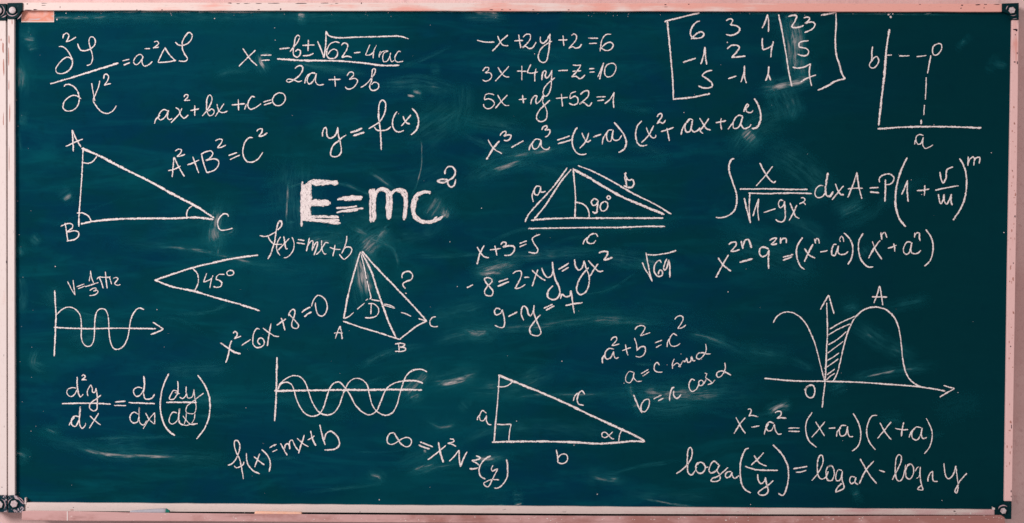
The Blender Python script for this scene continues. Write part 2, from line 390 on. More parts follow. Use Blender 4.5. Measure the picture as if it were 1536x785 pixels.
LABELS = {
 'wave_equation': 'partial derivative equation with a Laplacian, top left',
 'quadratic_root_formula': 'root formula for x written as a fraction, left of centre at the top',
 'quadratic_equation': 'ax squared plus bx plus c equals 0',
 'three_linear_equations': 'three lines of linear equations stacked at the top',
 'bracketed_matrix': 'matrix of numbers in square brackets with a dividing line',
 'rectangle_sketch': 'axes with a dashed point labelled a and b, top right',
 'labelled_triangle': 'large triangle with corners A, B and C',
 'squares_sum_equation': 'capital A squared plus B squared equals C squared',
 'function_equation': 'y equals f of x',
 'mass_energy_equation': 'E equals mc squared in heavy chalk strokes',
 'cubes_difference_equation': 'x cubed minus a cubed, factored',
 'right_angle_triangle_sketch': 'double lined triangle marked 90 degrees',
 'simple_sum_equation': 'x plus 3 equals 5',
 'product_equation': 'minus 8 equals 2 minus xy equals yx squared',
 'difference_equation': '9 minus y equals a crossed 7',
 'integral_formula': 'integral of x over a root, running into A equals P formula',
 'powers_difference_equation': 'x to 2n minus 9 to 2n, factored',
 'square_root_of_number': 'square root of 69',
 'cone_volume_formula': 'small formula for V with one third pi',
 'forty_five_degree_angle': 'open angle marked 45 degrees',
 'oscillation_graph': 'wave on two axes ending in an arrow, lower left',
 'sum_with_six_equation': 'x squared minus 6x plus 8 equals 0, slanting upwards',
 'line_equation': 'f of x equals mx plus b, above the pyramid',
 'pyramid_sketch': 'pyramid with corners A, B, C, D and a question mark',
 'second_derivative_equation': 'second derivative fractions, lower left',
 'slanted_line_equation': 'f of x equals mx plus b, slanting upwards near the bottom',
 'double_wave_graph': 'two overlapping waves on axes',
 'infinity_equation': 'infinity equals x squared N, slanting downwards',
 'sine_triangle_sketch': 'right triangle with sides a, b, c and angle alpha',
 'sum_of_squares_equation': 'small a squared plus b squared equals c squared',
 'sine_relation': 'a equals c sin alpha',
 'cosine_relation': 'b equals c cos alpha',
 'peaked_curve_graph': 'curve A on arrowed axes with a hatched area',
 'squares_difference_equation': 'x squared minus a squared, factored',
 'logarithm_equation': 'logarithm of x over y split into two logarithms',
}
DATA = '''
F wave_equation
@ 0 0 3.84 2.3
digit 362,222 366,203 382,192 396,202 394,218 380,242 / 405,234 438,214
letter 338,270 355,268 378,280 400,310 418,350 412,385 390,412 355,425 328,420 321,400 335,372 360,345 385,330 405,335 418,350
letter 447,252 455,275 470,292 495,292 525,280 545,260 549,235 538,215 522,214 513,235 518,270 530,310 533,340 522,370 500,378
fraction_bar w3.4 290,484 400,452 500,420 600,390 682,364
letter 370,500 375,490 395,487 425,500 448,530 456,560 455,590 440,620 415,637 385,640 365,625 365,600 385,570 415,552 440,552 467,571
letter 529,480 536,530 547,582 ; 575,465 568,500 550,545 538,580 555,612 585,645 620,654 650,640 670,610
digit 598,455 600,435 612,427 625,440 620,465 600,493 / 620,486 638,483
equals_sign 705,352 745,342 ; 712,376 748,362
letter 822,330 815,316 795,318 775,340 770,362 785,374 805,360 825,325 / 818,360 830,380 850,378 878,355
minus_sign 832,282 864,281
digit 888,243 905,238 914,250 900,265 882,278 / 915,272
letter 952,273 930,315 910,360 / 960,358 1014,348 ; 950,275 975,315 1008,348
letter 1010,243 1025,258 1055,262 1085,248 1105,220 1105,198 1090,188 1070,205 1052,240 1050,275 1062,310 1080,340 1070,352 1030,352
F quadratic_root_formula
@ 350 0 3.84 2.3
letter 55,280 75,310 105,350 137,378 ; 128,290 90,325 32,384
equals_sign 158,320 220,318 ; 162,349 210,346
minus_sign 265,283 325,277
letter 327,298 350,270 375,235 381,212 373,203 360,215 352,250 345,295 350,322 365,331 383,317 386,295 372,286 357,298
plus_minus_sign 398,262 468,260 ; 432,230 430,295 ; 400,322 430,321 462,308
root_sign w2.8 485,238 505,285 522,334 ; 522,334 532,260 534,180 ; 534,180 548,205 600,218 700,215 800,213 900,210 960,210 1010,225
digit 612,248 590,242 560,252 540,285 538,315 550,335 575,338 598,322 600,298 585,285 562,292 545,315
digit 622,262 640,248 658,258 655,282 625,332 / 655,325 682,332
minus_sign w3 695,306 732,302
@ 345 30 5.12 2.0
digit 1075,190 1060,225 1040,270 / 1072,270 1108,245 ; 1125,195 1105,240 1100,296
letter w1.5 1156,240 1147,264 1146,290 ; 1150,272 1166,248 1190,238 ; w2 1190,238 1216,238 ; 1214,242 1185,252 1173,290 1182,322 1205,318 1226,285 1234,252 / 1230,295 1242,322 1262,312
letter 1312,247 1298,240 1275,268 1267,305 1285,325 1330,317
@ 350 0 3.84 2.3
fraction_bar w3.2 252,340 400,349 600,352 760,365 860,378 957,376
digit 355,395 375,380 395,382 400,400 385,430 350,460 318,475 305,468 315,457 345,460 375,472 395,466
letter 412,482 418,450 435,428 470,420 ; 478,428 455,420 432,440 426,470 438,485 458,470 480,425 / 474,470 490,491 522,487
plus_sign 548,460 618,458 ; 584,440 588,500
digit 655,438 668,418 690,418 692,435 668,458 700,452 716,465 705,490 680,512 655,512 645,500
letter 733,505 765,485 800,445 818,415 815,397 803,400 798,430 795,470 785,500 795,520 820,520 838,502 832,480 810,475 795,490
F quadratic_equation
@ 0 0 3.84 2.3
letter 890,713 897,690 922,665 ; 965,640 945,632 922,650 912,680 925,692 950,675 972,636 / 964,675 975,690 992,683
letter 1012,620 1030,632 1040,662 1060,682 1085,663 ; 1048,625 1030,660 985,708
digit 1060,560 1068,546 1082,548 1080,562 1060,580 / 1095,578
plus_sign 1097,638 1146,628 ; 1122,608 1122,668
letter 1165,670 1190,640 1218,590 1220,560 1208,547 1195,565 1190,610 1193,645 1208,668 1228,660 1234,640 1220,628 1200,642
letter 1250,600 1262,640 1285,650 1310,640 ; 1290,598 1265,635 1240,672
plus_sign 1335,606 1410,598 ; 1372,573 1375,637
@ 350 0 3.84 2.3
letter 65,632 75,600 ; 124,562 108,556 88,585 84,613 98,630 125,622 160,598
equals_sign 172,588 218,576 ; 176,606 222,592
digit 262,535 238,550 225,580 240,605 265,609 290,592 300,565 290,542 262,535
F three_linear_equations
@ 700 0 3.84 2.4
minus_sign 60,232 100,242 160,243
letter 178,208 192,240 212,262 240,264 ; 238,203 205,230 180,262 148,295
plus_sign 275,236 325,234 ; 300,200 312,278
digit 325,215 345,198 365,200 366,225 345,255 322,276 338,268 360,280 380,275 400,243
letter 425,212 425,240 440,250 460,235 478,200 ; 480,195 478,250 470,310 460,350 440,362 420,350 412,325 430,280 460,255 492,238
plus_sign 528,232 580,230 ; 555,205 560,265
digit 603,205 620,196 632,205 630,230 588,280 / 610,270 630,278 650,272 662,255
equals_sign 700,220 757,222 ; 705,252 750,250
digit 832,198 800,202 778,235 772,270 768,297 ; 772,275 800,292 830,285 844,260 832,245 805,250 778,275
digit 92,410 110,390 128,392 122,410 108,420 135,420 145,440 130,462 105,468 92,460
letter 180,388 200,420 222,442 245,444 ; 243,383 210,420 165,468
plus_sign 290,410 345,412 ; 318,380 318,463
digit 370,372 358,395 350,420 / 380,422 410,415 ; 400,395 393,430 393,470
letter 433,463 436,430 445,410 458,412 452,440 460,450 478,435 492,405 ; 490,410 488,470 484,510 470,545 452,555 440,540 446,510 470,480 508,448
minus_sign 527,408 583,406
letter 612,375 635,378 658,375 / 640,405 605,445 / 630,440 655,455 682,432 ; 610,412 660,408
equals_sign 706,398 735,396 ; 708,417 738,415
digit 790,362 775,400 755,445 ; 790,362 778,405 766,458
digit 828,366 808,375 795,405 798,432 815,444 840,435 858,405 858,378 845,366 828,366
digit 158,548 130,540 108,548 102,575 ; 102,577 125,570 150,580 160,598 145,620 120,628 100,615 98,600
letter 178,548 200,585 222,608 245,608 ; 235,548 205,580 165,625
plus_sign 300,575 345,570 ; 322,548 328,595
letter 370,602 375,575 390,555 405,553 398,580 402,600 ; 402,600 425,580 440,550 ; 445,545 438,590 455,620 464,655 455,690 430,702 405,690 404,665 420,635 480,578
plus_sign 514,567 582,562 ; 545,542 552,614
digit 630,528 600,540 595,570 ; 596,570 625,555 642,570 638,595 615,606 590,595
digit 655,545 680,525 700,525 702,550 675,580 650,600 670,590 705,612 722,590
equals_sign 748,560 800,558 ; 752,582 792,576
digit 795,598 825,575 850,532 / 845,575 848,622
F bracketed_matrix
@ 980 0 5.12 2.8
bracket w3.2 88,172 100,158 ; 92,163 200,138 300,112 355,100 ; 108,165 130,400 148,600 155,762 ; 150,763 300,748 435,720
digit 358,162 330,172 295,215 285,260 300,290 335,296 370,288 390,265 378,248 345,252 315,275 290,302
digit 560,160 590,145 610,155 600,180 590,190 640,200 665,225 645,255 600,272 558,266
digit 836,218 855,180 877,112 / 885,170 884,246
digit 1036,130 1070,118 1105,124 / 1085,170 1060,210 / 1105,212 1155,196
digit 1155,140 1180,132 1200,142 1180,170 1165,180 1225,170 1242,190 1220,225 1160,250
minus_sign 228,480 275,465 325,448
digit 364,494 385,430 396,362 / 400,430 410,498
digit 567,378 595,352 640,348 660,362 640,400 600,442 / 650,438 708,432
digit 838,293 836,340 842,385 / 880,370 920,350 ; 922,318 908,380 902,442
digit 1192,314 1145,320 1122,330 1120,360 1170,372 1192,390 1180,425 1140,428 1108,416
digit 452,542 410,550 378,580 410,605 450,640 452,665 415,678 375,675 345,660
minus_sign 575,606 638,585
digit 672,632 695,570 700,505 / 700,580 715,640
digit 862,622 882,570 888,510 / 885,570 902,618
digit 1070,516 1110,525 1160,515 1208,490 / 1200,520 1200,580 1215,662 ; 1130,632 1185,600 1250,577
divider_line 963,112 1000,300 1020,420 1045,580 1065,665
bracket w3.2 1287,118 1345,108 1402,97 / 1405,200 1398,300 1405,420 1430,500 1450,570 1475,605 / 1400,625 1330,665 1262,695
F rectangle_sketch
@ 1240 0 5.19 2.6
axis w3.8 488,228 472,340 460,440 448,600 425,790 404,980
@ 1280 100 6.04 2.6
axis w3.4 220,565 300,560 480,548 800,545 1000,550 1160,555
@ 1240 0 5.19 2.4
letter 358,363 352,420 350,470 332,508 345,528 365,530 398,500 404,465 392,442 370,450 350,480
dash 470,431 508,429
dash 565,438 645,435
dash 700,443 740,438 778,433
dash 812,432 800,490 785,573
letter 850,345 830,365 825,400 835,428 855,430 880,410 897,370 890,345 868,341 848,350
@ 1280 100 6.04 2.2
dash 660,98 658,200 652,300
dash 645,348 638,440
dash w2.8 616,482 614,522
letter 555,705 565,660 ; 635,625 600,615 572,635 570,680 590,705 615,695 635,640 / 630,710 650,742 685,732 722,710
F labelled_triangle
@ 80 180 4.518 2.6
triangle_side 202,185 195,350 185,500 175,640 173,725
triangle_side w3.6 187,706 260,690 400,675 600,668 800,668 960,662 1030,668 1085,676
triangle_side w4.2 192,192 320,248 480,332 650,415 800,498 930,566 1000,605 1050,640 1090,665
arc 200,290 235,294 270,280 295,245
arc 160,632 200,632 240,655 258,692
arc 945,580 915,605 905,630 906,662
letter 128,68 132,140 136,215 ; 130,70 155,130 188,184 ; 84,180 140,155 200,130
letter 1188,655 1175,638 1150,640 1118,680 1115,715 1130,745 1160,748 1215,735
@ 80 310 4.8 2.4
letter 85,118 95,180 105,250 ; 52,143 80,130 115,122 140,135 135,155 100,182 160,175 183,190 180,215 150,238 95,248
F squares_sum_equation
@ 80 180 4.518 2.4
letter 818,252 812,310 806,388 ; 820,254 850,320 888,384 ; 778,345 820,335 862,312
digit 825,212 850,198 868,205 862,225 838,248 / 860,246 892,233
plus_sign 908,305 950,290 988,272 ; 945,250 965,305 986,360
letter 1005,238 1020,300 1040,358 ; 1000,235 1035,215 1070,212 1082,228 1060,260 1035,275 1095,265 1120,280 1115,315 1085,345 1040,358
digit 1098,142 1125,130 1145,135 1135,160 1112,190 / 1140,186 1170,170
equals_sign 1188,242 1245,222 ; 1197,270 1265,238
letter 1352,122 1330,120 1300,150 1285,200 1290,250 1310,280 1340,288 1375,275 1400,250 1420,220
digit 1378,78 1395,62 1415,62 1415,80 1392,112 / 1420,108 1450,88
F function_equation
@ 470 140 7.85 2.7
letter 110,510 108,470 125,420 145,405 155,430 158,480 172,520 200,530 240,512 270,475 288,400 / 292,470 312,560 328,640 325,700 290,740 240,750 208,735 208,680 240,610 300,560 345,520 388,492
equals_sign w3.4 435,462 500,445 575,412 ; 468,500 530,485 602,460
letter 650,420 710,385 780,335 830,260 852,170 845,105 815,80 785,105 770,180 768,280 785,400 795,520 800,670 ; 718,395 745,430 800,440 870,428 912,392
bracket 985,215 950,270 932,340 940,400 970,445 1010,458 1065,438
letter 1055,270 1075,320 1105,355 1138,362 ; 1148,255 1095,320 1035,388
bracket w3.2 1162,178 1210,235 1238,310 1235,380 1200,450 1148,490
F mass_energy_equation
@ 430 240 5.689 5
letter 135,185 132,300 130,420 128,570 ; w8 150,210 148,300 145,400 142,520 ; 172,200 168,300 165,400 160,500 ; w7 200,195 195,300 190,400 182,505 ; w8 180,200 230,180 300,185 440,200 ; w6 215,200 300,205 435,185 ; w7 120,380 220,368 375,370 ; 210,352 290,355 360,352 ; 200,380 300,382 360,378 ; w6 150,500 200,490 300,485 445,490 ; 150,512 250,515 350,515 450,515 ; 200,505 330,525 460,540
equals_sign w5 432,340 500,328 645,318 ; 490,342 560,334 640,335 ; w4 470,325 560,312 648,320 ; 422,412 500,408 600,395 ; 425,450 520,430 655,412 ; 470,440 560,435 610,425
letter w5 715,250 716,350 715,450 718,535 ; 732,245 738,350 738,450 740,530 ; 748,245 750,350 752,430 755,512 ; 765,270 762,300 745,340 ; w6 755,300 780,260 820,252 855,280 868,340 868,430 872,510 ; w5 775,255 820,242 865,258 888,300 890,400 882,500 ; 858,290 858,400 862,500 ; w6 890,300 920,265 960,262 995,290 1010,340 1008,430 1000,515 ; w4 930,255 980,250 1020,275 1024,340 1022,420 1012,500 ; 990,270 1018,300
letter w6 1225,290 1205,275 1170,278 1120,300 1085,340 1072,400 1080,460 1110,510 1170,530 1240,530 1300,505 1335,480 ; w4 1230,275 1170,270 1115,290 1085,330 1095,370 1088,440 1110,480 1160,520 1240,522 1285,485 ; 1120,325 1095,370 1088,430
digit w3.2 1352,122 1355,85 1380,60 1415,60 1438,95 1430,140 1390,170 1340,195 1288,182 1330,165 1375,170 ; 1375,170 1378,205 1405,232 1430,215 1442,165
F cubes_difference_equation
@ 720 140 6.98 2.6
letter 85,485 120,550 170,600 230,632 ; w3 205,500 145,570 68,695
digit 210,445 235,410 270,400 268,430 250,450 290,438 325,440 315,475 285,498 250,492
minus_sign w3.2 328,570 390,535 455,498
letter 515,598 522,560 545,525 ; 635,490 590,480 550,520 550,565 575,588 610,565 640,490 / 640,550 670,585 715,585 730,562
digit 648,385 665,350 700,342 702,365 680,385 730,385 730,415 705,450 680,458
equals_sign 808,492 870,472 940,448 ; 815,530 880,512 955,488
bracket 1020,358 985,410 965,490 975,560 1010,620 1060,645 1115,634
letter 1068,415 1090,470 1125,512 1160,490 ; 1140,415 1110,500 1045,578
minus_sign w3.2 1185,460 1268,430
letter 1280,535 1292,470 1340,400 ; 1385,385 1345,390 1325,440 1335,495 1365,505 1395,385 / 1385,450 1405,490 1450,490 1485,440
bracket w3.2 1405,305 1460,370 1515,450 1530,520 1505,590 1450,620
@ 930 140 6.98 2.7
bracket 228,290 185,340 165,420 175,500 205,545 245,552 285,542
letter 275,355 300,420 345,470 372,462 375,435 ; 352,340 300,440 225,518
digit 388,250 410,218 435,215 438,245 415,280 385,320 / 415,300 450,315 478,280
plus_sign 428,403 500,382 562,358 ; 492,365 505,440 518,500
letter 640,435 655,370 695,310 730,280 ; 765,285 735,270 700,300 680,360 695,405 730,400 760,290 / 745,370 775,405 820,385 838,360
letter 835,260 870,320 910,375 950,385 ; 930,265 880,340 840,395 870,422
plus_sign 1002,308 1050,302 1110,288 ; 1060,262 1055,320 1065,382
letter 1130,380 1180,310 1205,270 ; 1285,240 1245,232 1205,265 1185,320 1190,365 1230,365 1265,320 1285,245 / 1268,330 1300,370 1350,355 1372,325
digit 1295,195 1320,130 1335,112 1345,130 1320,160 1325,190 1370,205 1392,180
bracket w3.2 1405,55 1445,120 1472,220 1462,310 1430,360 1380,368
F right_angle_triangle_sketch
@ 780 235 5.607 2.8
triangle_side 432,108 360,190 280,310 200,430 120,525
triangle_side w3.2 92,538 220,525 450,518 700,518 1000,518 1205,518
triangle_side w4.4 445,108 560,165 700,250 850,335 1050,420 1215,490
altitude 448,98 456,200 466,320 465,450 462,512
outer_line 398,95 330,190 250,290 120,430 70,490 42,552
outer_line 487,77 600,120 750,195 950,310 1150,410 1273,485
outer_line 70,606 300,602 600,598 900,595 1050,588 1220,588
arc 460,385 520,395 560,425 580,470 583,515
digit 655,368 625,355 600,380 612,410 640,405 658,370 / 650,430 645,470 628,475 610,462
digit 712,378 685,395 675,430 690,458 718,452 738,420 735,390 712,378
degree_sign 745,328 732,345 745,360 760,348 745,328
letter 112,382 102,330 125,270 ; 168,252 140,250 122,280 125,315 145,325 165,300 175,252 / 180,300 215,293
letter 890,132 882,180 890,220 900,248 ; 878,140 905,190 920,200 945,195 958,220 945,255 905,258 872,245 ; 895,180 893,240
letter 532,740 540,710 570,680 ; 655,675 640,650 600,655 570,685 565,715 590,732 620,728 638,705
F simple_sum_equation
@ 700 350 5.233 2.6
letter 82,108 110,155 140,185 175,192 ; w3 138,97 105,160 82,245
plus_sign 183,132 268,120 ; 222,98 238,175
digit 268,92 285,72 308,75 305,95 285,108 340,98 375,110 370,145 340,172 295,175
equals_sign 415,82 472,60 ; 415,108 470,85
digit 577,10 540,22 515,45 535,90 560,130 550,155 515,155 485,148
F product_equation
@ 700 350 5.233 2.7
minus_sign w3.2 0,430 50,405
digit 195,360 170,348 140,358 150,385 180,420 208,460 195,490 155,487 140,465 160,420 200,380 195,358
equals_sign w3 250,382 325,357 ; 243,418 332,380
digit 362,318 395,298 425,300 430,330 410,380 378,435 / 420,428 460,402
minus_sign 452,348 492,346
letter 512,290 560,335 618,372 ; 560,285 540,340 515,418
letter 590,272 612,325 640,348 665,335 680,290 ; w3 675,225 680,300 700,370 728,430 730,480 710,512 665,520 635,495 640,455 678,412
equals_sign w3 720,285 760,262 802,235 ; 748,300 800,268
letter 848,205 855,260 880,290 905,275 922,215 ; 922,215 940,280 962,340 958,410 930,465 890,482 865,455 870,400 905,330 958,270
letter 955,215 1000,265 1040,300 1072,295 ; 1032,240 1000,285 967,340
digit w3.2 1037,155 1080,142 1112,148 / 1100,175 1075,210 / 1105,205 1145,190
F difference_equation
@ 700 350 5.233 2.7
digit 265,600 240,588 218,610 230,640 265,630 280,600 / 292,650 298,700 288,738 260,740 220,722
minus_sign 327,655 398,618
letter 448,685 430,640 430,600 448,572 470,585 485,635 500,650 520,620 530,565 / 528,620 550,690 580,760 ; 578,640 530,695 500,740 495,765 505,780
letter 580,760 582,785 560,805 520,800 498,785 495,762
equals_sign 605,590 675,558 ; 622,605 688,570
digit 738,515 748,480 780,500 815,490 / 818,452 830,530 845,630 ; 775,568 840,555 910,545
F integral_formula
@ 1060 225 6.4 2.6
integral_sign w3 265,85 238,92 215,150 220,220 250,310 285,420 288,520 260,590 200,635 140,652 88,648
letter 510,125 560,220 610,290 645,315 665,300 ; 635,157 570,240 475,347
fraction_bar w3 318,377 600,375 800,380 968,380
root_sign w2.8 362,462 385,570 420,703 ; 420,703 410,600 408,520 415,420 ; 400,415 550,420 800,415 1010,420
digit 444,638 470,550 500,468 / 490,570 502,680
minus_sign 548,602 600,585 662,565
digit 735,490 710,480 690,520 705,555 735,535 748,492 / 752,570 752,660 725,692 690,688 662,668
letter 800,508 830,580 855,640 890,658 ; 865,530 840,590 792,680
digit 905,462 930,458 945,480 920,505 890,520 / 930,505 950,528
letter 1120,345 1085,345 1048,380 1042,435 1065,458 1110,450 1145,400 ; w4 1165,220 1150,300 1140,400 1150,440 ; 1150,440 1185,445 1215,400
letter 1235,325 1260,390 1290,430 1318,430 ; 1315,345 1260,410 1205,480
letter 1443,215 1410,320 1355,458 ; 1443,220 1460,350 1490,470 ; 1355,375 1420,368 1500,368
@ 1260 225 6.4 2.8
equals_sign w3 283,367 370,362 ; 288,405 375,413
letter w3.4 437,285 436,380 432,497 ; w2.6 380,312 378,275 420,240 480,232 515,258 512,300 480,330 440,335
bracket w3.4 645,75 590,190 555,300 535,420 535,540 570,660 632,738
digit 590,430 615,380 648,292 / 645,380 655,498
plus_sign 738,392 800,388 858,375 ; 815,340 810,440
letter 960,212 970,280 990,318 1015,280 1030,190 1085,165
fraction_bar w2.8 915,387 1020,365 1138,345
letter 945,425 958,500 970,518 990,480 1000,430 1005,500 1025,520 1050,480 1070,425 / 1065,490 1078,533
bracket w3.2 1148,82 1195,170 1215,280 1210,400 1175,530 1085,675
letter 1232,65 1228,152 ; 1232,130 1250,85 1280,68 1290,80 / 1285,150 ; 1285,110 1310,75 1345,72 / 1335,132
F powers_difference_equation
@ 1060 335 7.68 2.8
letter 130,398 190,480 280,553 ; w3.2 252,365 190,470 105,628
digit 255,248 290,222 335,222 340,250 275,325 / 330,322 380,303
letter w3.2 400,205 405,250 420,295 ; 415,285 445,195 480,190 500,230 518,285
minus_sign w3 378,450 440,435 530,410
digit w3.2 715,300 660,275 620,290 608,350 640,388 690,365 720,310 / 712,420 715,525
digit 722,202 770,175 810,172 / 780,210 740,245 / 780,245 812,235
letter 852,165 852,235 ; 855,205 885,175 915,180 918,230
equals_sign w3 878,392 940,378 998,360 ; 878,428 940,405 985,385
bracket w3 1105,165 1050,250 1032,340 1050,430 1085,500 1130,532
letter 1128,292 1180,365 1250,402 ; w3 1225,242 1170,350 1125,445
letter w2.4 1240,180 1258,235 ; 1252,215 1265,175 1285,180 1297,235
@ 1220 335 7.68 2.6
minus_sign 80,332 165,316
letter 268,245 240,245 212,310 215,365 245,372 270,320 290,260 / 285,340 320,362 375,350 402,325
letter w2.4 300,185 312,215 ; 305,180 325,150 345,175 350,215
bracket w2.8 352,112 400,155 445,230 455,310 440,400 398,475
bracket w2.8 575,118 530,190 520,290 540,400 590,475 640,505 690,503
letter 680,210 715,300 750,360 790,418 ; w3.2 770,198 700,290 635,405
letter 778,108 790,190 ; 785,180 795,125 825,105 835,130 848,170
plus_sign 858,290 910,275 958,255 ; 925,235 935,275 940,327
letter 1130,225 1085,215 1050,260 1038,320 1065,358 1100,345 1120,290 1135,222 / 1125,330 1160,352 1205,345 1240,312
letter 1170,110 1165,165 ; 1170,140 1195,110 1225,115 / 1222,160 1232,205
bracket w2.6 1295,72 1350,150 1378,240 1375,340 1340,440 1280,495
F square_root_of_number
@ 940 360 11.21 2.8
root_sign w2.6 265,378 310,490 380,600 430,700 ; 430,700 390,560 355,380 325,215 ; 335,245 480,255 620,235 740,212 835,178
digit 582,385 560,345 520,360 475,420 460,500 480,570 535,615 590,600 605,555 590,520 560,500 / 540,540 535,580
digit 675,318 640,400 622,480 635,512 665,490 690,410 705,335 / 720,400 728,500 727,632
F cone_volume_formula
@ 80 310 4.8 1.9
letter 103,540 130,595 157,638 ; 142,530 150,590 157,638
equals_sign 168,578 222,558 ; 178,592 230,572
digit 258,538 265,500 268,463 / 275,510 290,550
fraction_bar 230,578 280,562 325,548
digit 262,605 285,590 308,588 308,598 290,610 318,603 322,615 300,635 260,642
letter 312,525 330,508 360,510 410,508 ; 330,508 348,550 360,590 ; 375,470 380,530 388,590
letter 390,515 412,505 ; 405,510 420,560 ; 430,520 450,510 468,520 / 440,555 / 460,568 483,562
F forty_five_degree_angle
@ 80 310 4.8 2.6
angle_side w3.2 732,530 850,490 1000,442 1150,405 1310,372 1475,350
angle_side w3.4 728,528 860,578 1020,612 1180,660 1330,700 1488,752
arc w2.2 1003,445 1035,480 1045,520 1040,560 1018,605
digit w2.2 1105,480 1090,520 1082,545 / 1110,535 1145,515 ; 1150,495 1135,540 1127,588
digit w2.2 1232,490 1195,488 / 1180,500 1170,525 / 1200,535 1213,550 1205,575 1175,583 1152,575
degree_sign w2.2 1270,460 1250,475 1258,495 1285,495 1300,480 1290,462 1268,460
F oscillation_graph
@ 70 420 6.037 2.6
axis 73,95 78,200 85,320 80,430 75,560 68,692
axis 65,430 200,438 400,442 600,438 800,440 990,443
arrow_head 962,383 1010,415 1058,446 / 1010,470 942,495
curve w2.2 92,315 130,275 170,252 220,248 265,270 300,315 312,370 315,440 315,520 330,575 365,603 400,597 420,565 432,500 435,420 440,340 460,282 495,262 530,270 552,310 562,380 565,480 580,570 605,620 640,630 690,605 720,560 740,500 750,430 765,350 795,290 835,255 882,270
F sum_with_six_equation
@ 320 430 6.542 2.4
letter w3 68,552 140,600 200,640 267,660 ; 182,530 162,580 150,660 122,748
digit 195,460 210,440 228,450 235,475 205,512 / 240,500 272,487
minus_sign 277,580 320,550 367,520
digit 455,420 430,412 400,450 388,520 395,575 430,600 475,592 500,560 495,525 470,505 445,515 437,545 460,572
letter 487,408 550,455 600,485 645,490 ; 567,362 550,450 530,583
plus_sign 622,380 670,345 712,318 ; 665,308 685,360 703,430
digit 740,290 750,250 785,222 800,240 795,290 770,360 775,400 820,410 838,385 820,355 780,310 745,270
equals_sign w2.8 867,255 905,225 955,203 ; 893,298 925,268 965,250
digit 965,195 985,130 1025,88 1060,95 1105,140 1118,200 1100,265 1065,292 1025,270 1008,220 1002,158
F line_equation
@ 380 330 8.533 2.2
letter w3 185,500 215,450 245,370 275,270 295,130 325,30 350,15 366,40 350,90 310,130 ; w2.2 82,200 130,212 190,205 250,175 295,148 ; 190,210 210,255 250,300 300,315 370,313
bracket 350,218 315,270 298,350 310,410 343,455
letter w2.8 390,210 405,310 420,370 440,370 ; w2.2 460,238 400,300 320,388
bracket 495,222 518,280 518,360 480,440 430,478 390,488
equals_sign 570,252 655,265 ; 555,295 660,308
letter w2.4 718,230 700,310 680,402 ; 700,330 730,280 760,265 765,290 752,395 ; 765,370 795,300 822,282 815,340 775,452
letter 875,262 875,340 890,410 915,440 935,432 ; 965,298 930,290 890,340 850,405 802,445
plus_sign 978,352 1040,375 1115,378 ; 1045,320 1035,390 1017,465
letter 1195,205 1195,260 1170,340 1132,432 ; 1138,420 1170,360 1210,345 1250,355 1262,380 1245,430 1200,480 1160,505 1100,438
F pyramid_sketch
@ 490 360 4.486 2.8
pyramid_edge 228,80 185,220 145,370 115,530
pyramid_edge w3.4 235,85 295,200 345,350 380,450 420,560 470,665
pyramid_edge w3 238,75 320,170 430,285 560,420 672,545
pyramid_edge w3 110,547 220,585 350,625 490,670
pyramid_edge w3 490,670 560,615 615,575 675,545 ; 618,530 650,540 675,547
dash w2.2 232,100 250,170 268,262
dash w2.2 272,275 285,330 298,390 290,400
dash w2.8 300,402 360,412
dash w2 380,440 420,450 460,462 ; 385,432 425,440 455,455
dash w2 500,488 540,500 568,515
dash w2 278,398 262,408
dash w2 255,425 205,468
dash w2 182,488 150,515 120,530
letter w2.2 90,580 75,615 58,665 ; 92,580 98,620 105,668 ; 50,628 80,625 108,628
letter w2.4 485,700 488,745 ; 460,702 500,695 525,703 520,715 485,722 525,725 532,740 510,750 460,750
letter w2.4 735,518 715,520 695,545 700,575 725,585 748,582
letter w2.2 300,430 298,500 ; 280,430 315,430 345,455 350,485 335,512 300,524 258,524
question_mark w2.6 508,258 508,235 530,215 560,215 578,235 570,265 535,280 512,300 530,328 ; 528,358 538,362
F second_derivative_equation
@ 80 550 6.144 2.2
letter 210,200 175,195 135,210 125,240 145,272 175,275 205,245 217,215 ; 220,95 220,170 230,240 250,280 275,255
digit w2.6 262,90 275,76 290,82 290,100 260,125 / 285,120 308,126
letter 320,272 312,240 325,200 345,172 358,200 362,235 380,240 395,200 / 405,280 405,350 400,395 375,410 340,390 335,355 360,325 400,295 440,262
fraction_bar w2.8 80,343 250,338 400,340 530,348
letter 145,543 165,505 195,470 ; 235,465 200,455 170,490 170,535 200,553 230,510 245,460 / 248,370 240,470 245,540 265,570 290,550 297,520
letter 338,455 385,500 437,540 ; 418,430 375,500 330,570
equals_sign w2.6 568,327 665,320 ; 560,358 670,360
letter 820,200 780,190 745,210 740,245 765,275 800,265 830,215 ; w2.8 832,88 840,160 830,240 ; 830,240 845,295 880,302 915,285 932,255
fraction_bar w2.8 693,332 800,338 935,342
letter 780,440 745,420 712,445 708,490 735,520 775,510 790,460 / 793,375 790,450 800,520 830,540 860,500
letter w1.8 852,428 885,490 930,530 ; 935,425 880,490 828,575 ; 935,430 935,530
bracket w3 1065,65 1020,160 990,290 990,420 1020,530 1070,600 1122,635
letter 1150,235 1110,220 1078,270 1070,300 1110,300 1145,250 ; w2.8 1145,135 1150,190 1145,260 ; w2.2 1120,240 1165,250
letter w2.6 1225,185 1222,240 ; w1.9 1165,280 1190,295 1220,270 1225,240 1240,290 1280,280 1295,210 / 1305,290 1315,380 1300,430 1260,435 1225,420 1230,370 1270,335 1320,295 1385,245
fraction_bar w2.8 1040,330 1180,330 1322,332
letter w2 1140,430 1105,420 1075,460 1070,515 1100,530 1140,500 1160,440 / 1163,385 1155,450 1165,520 1200,540
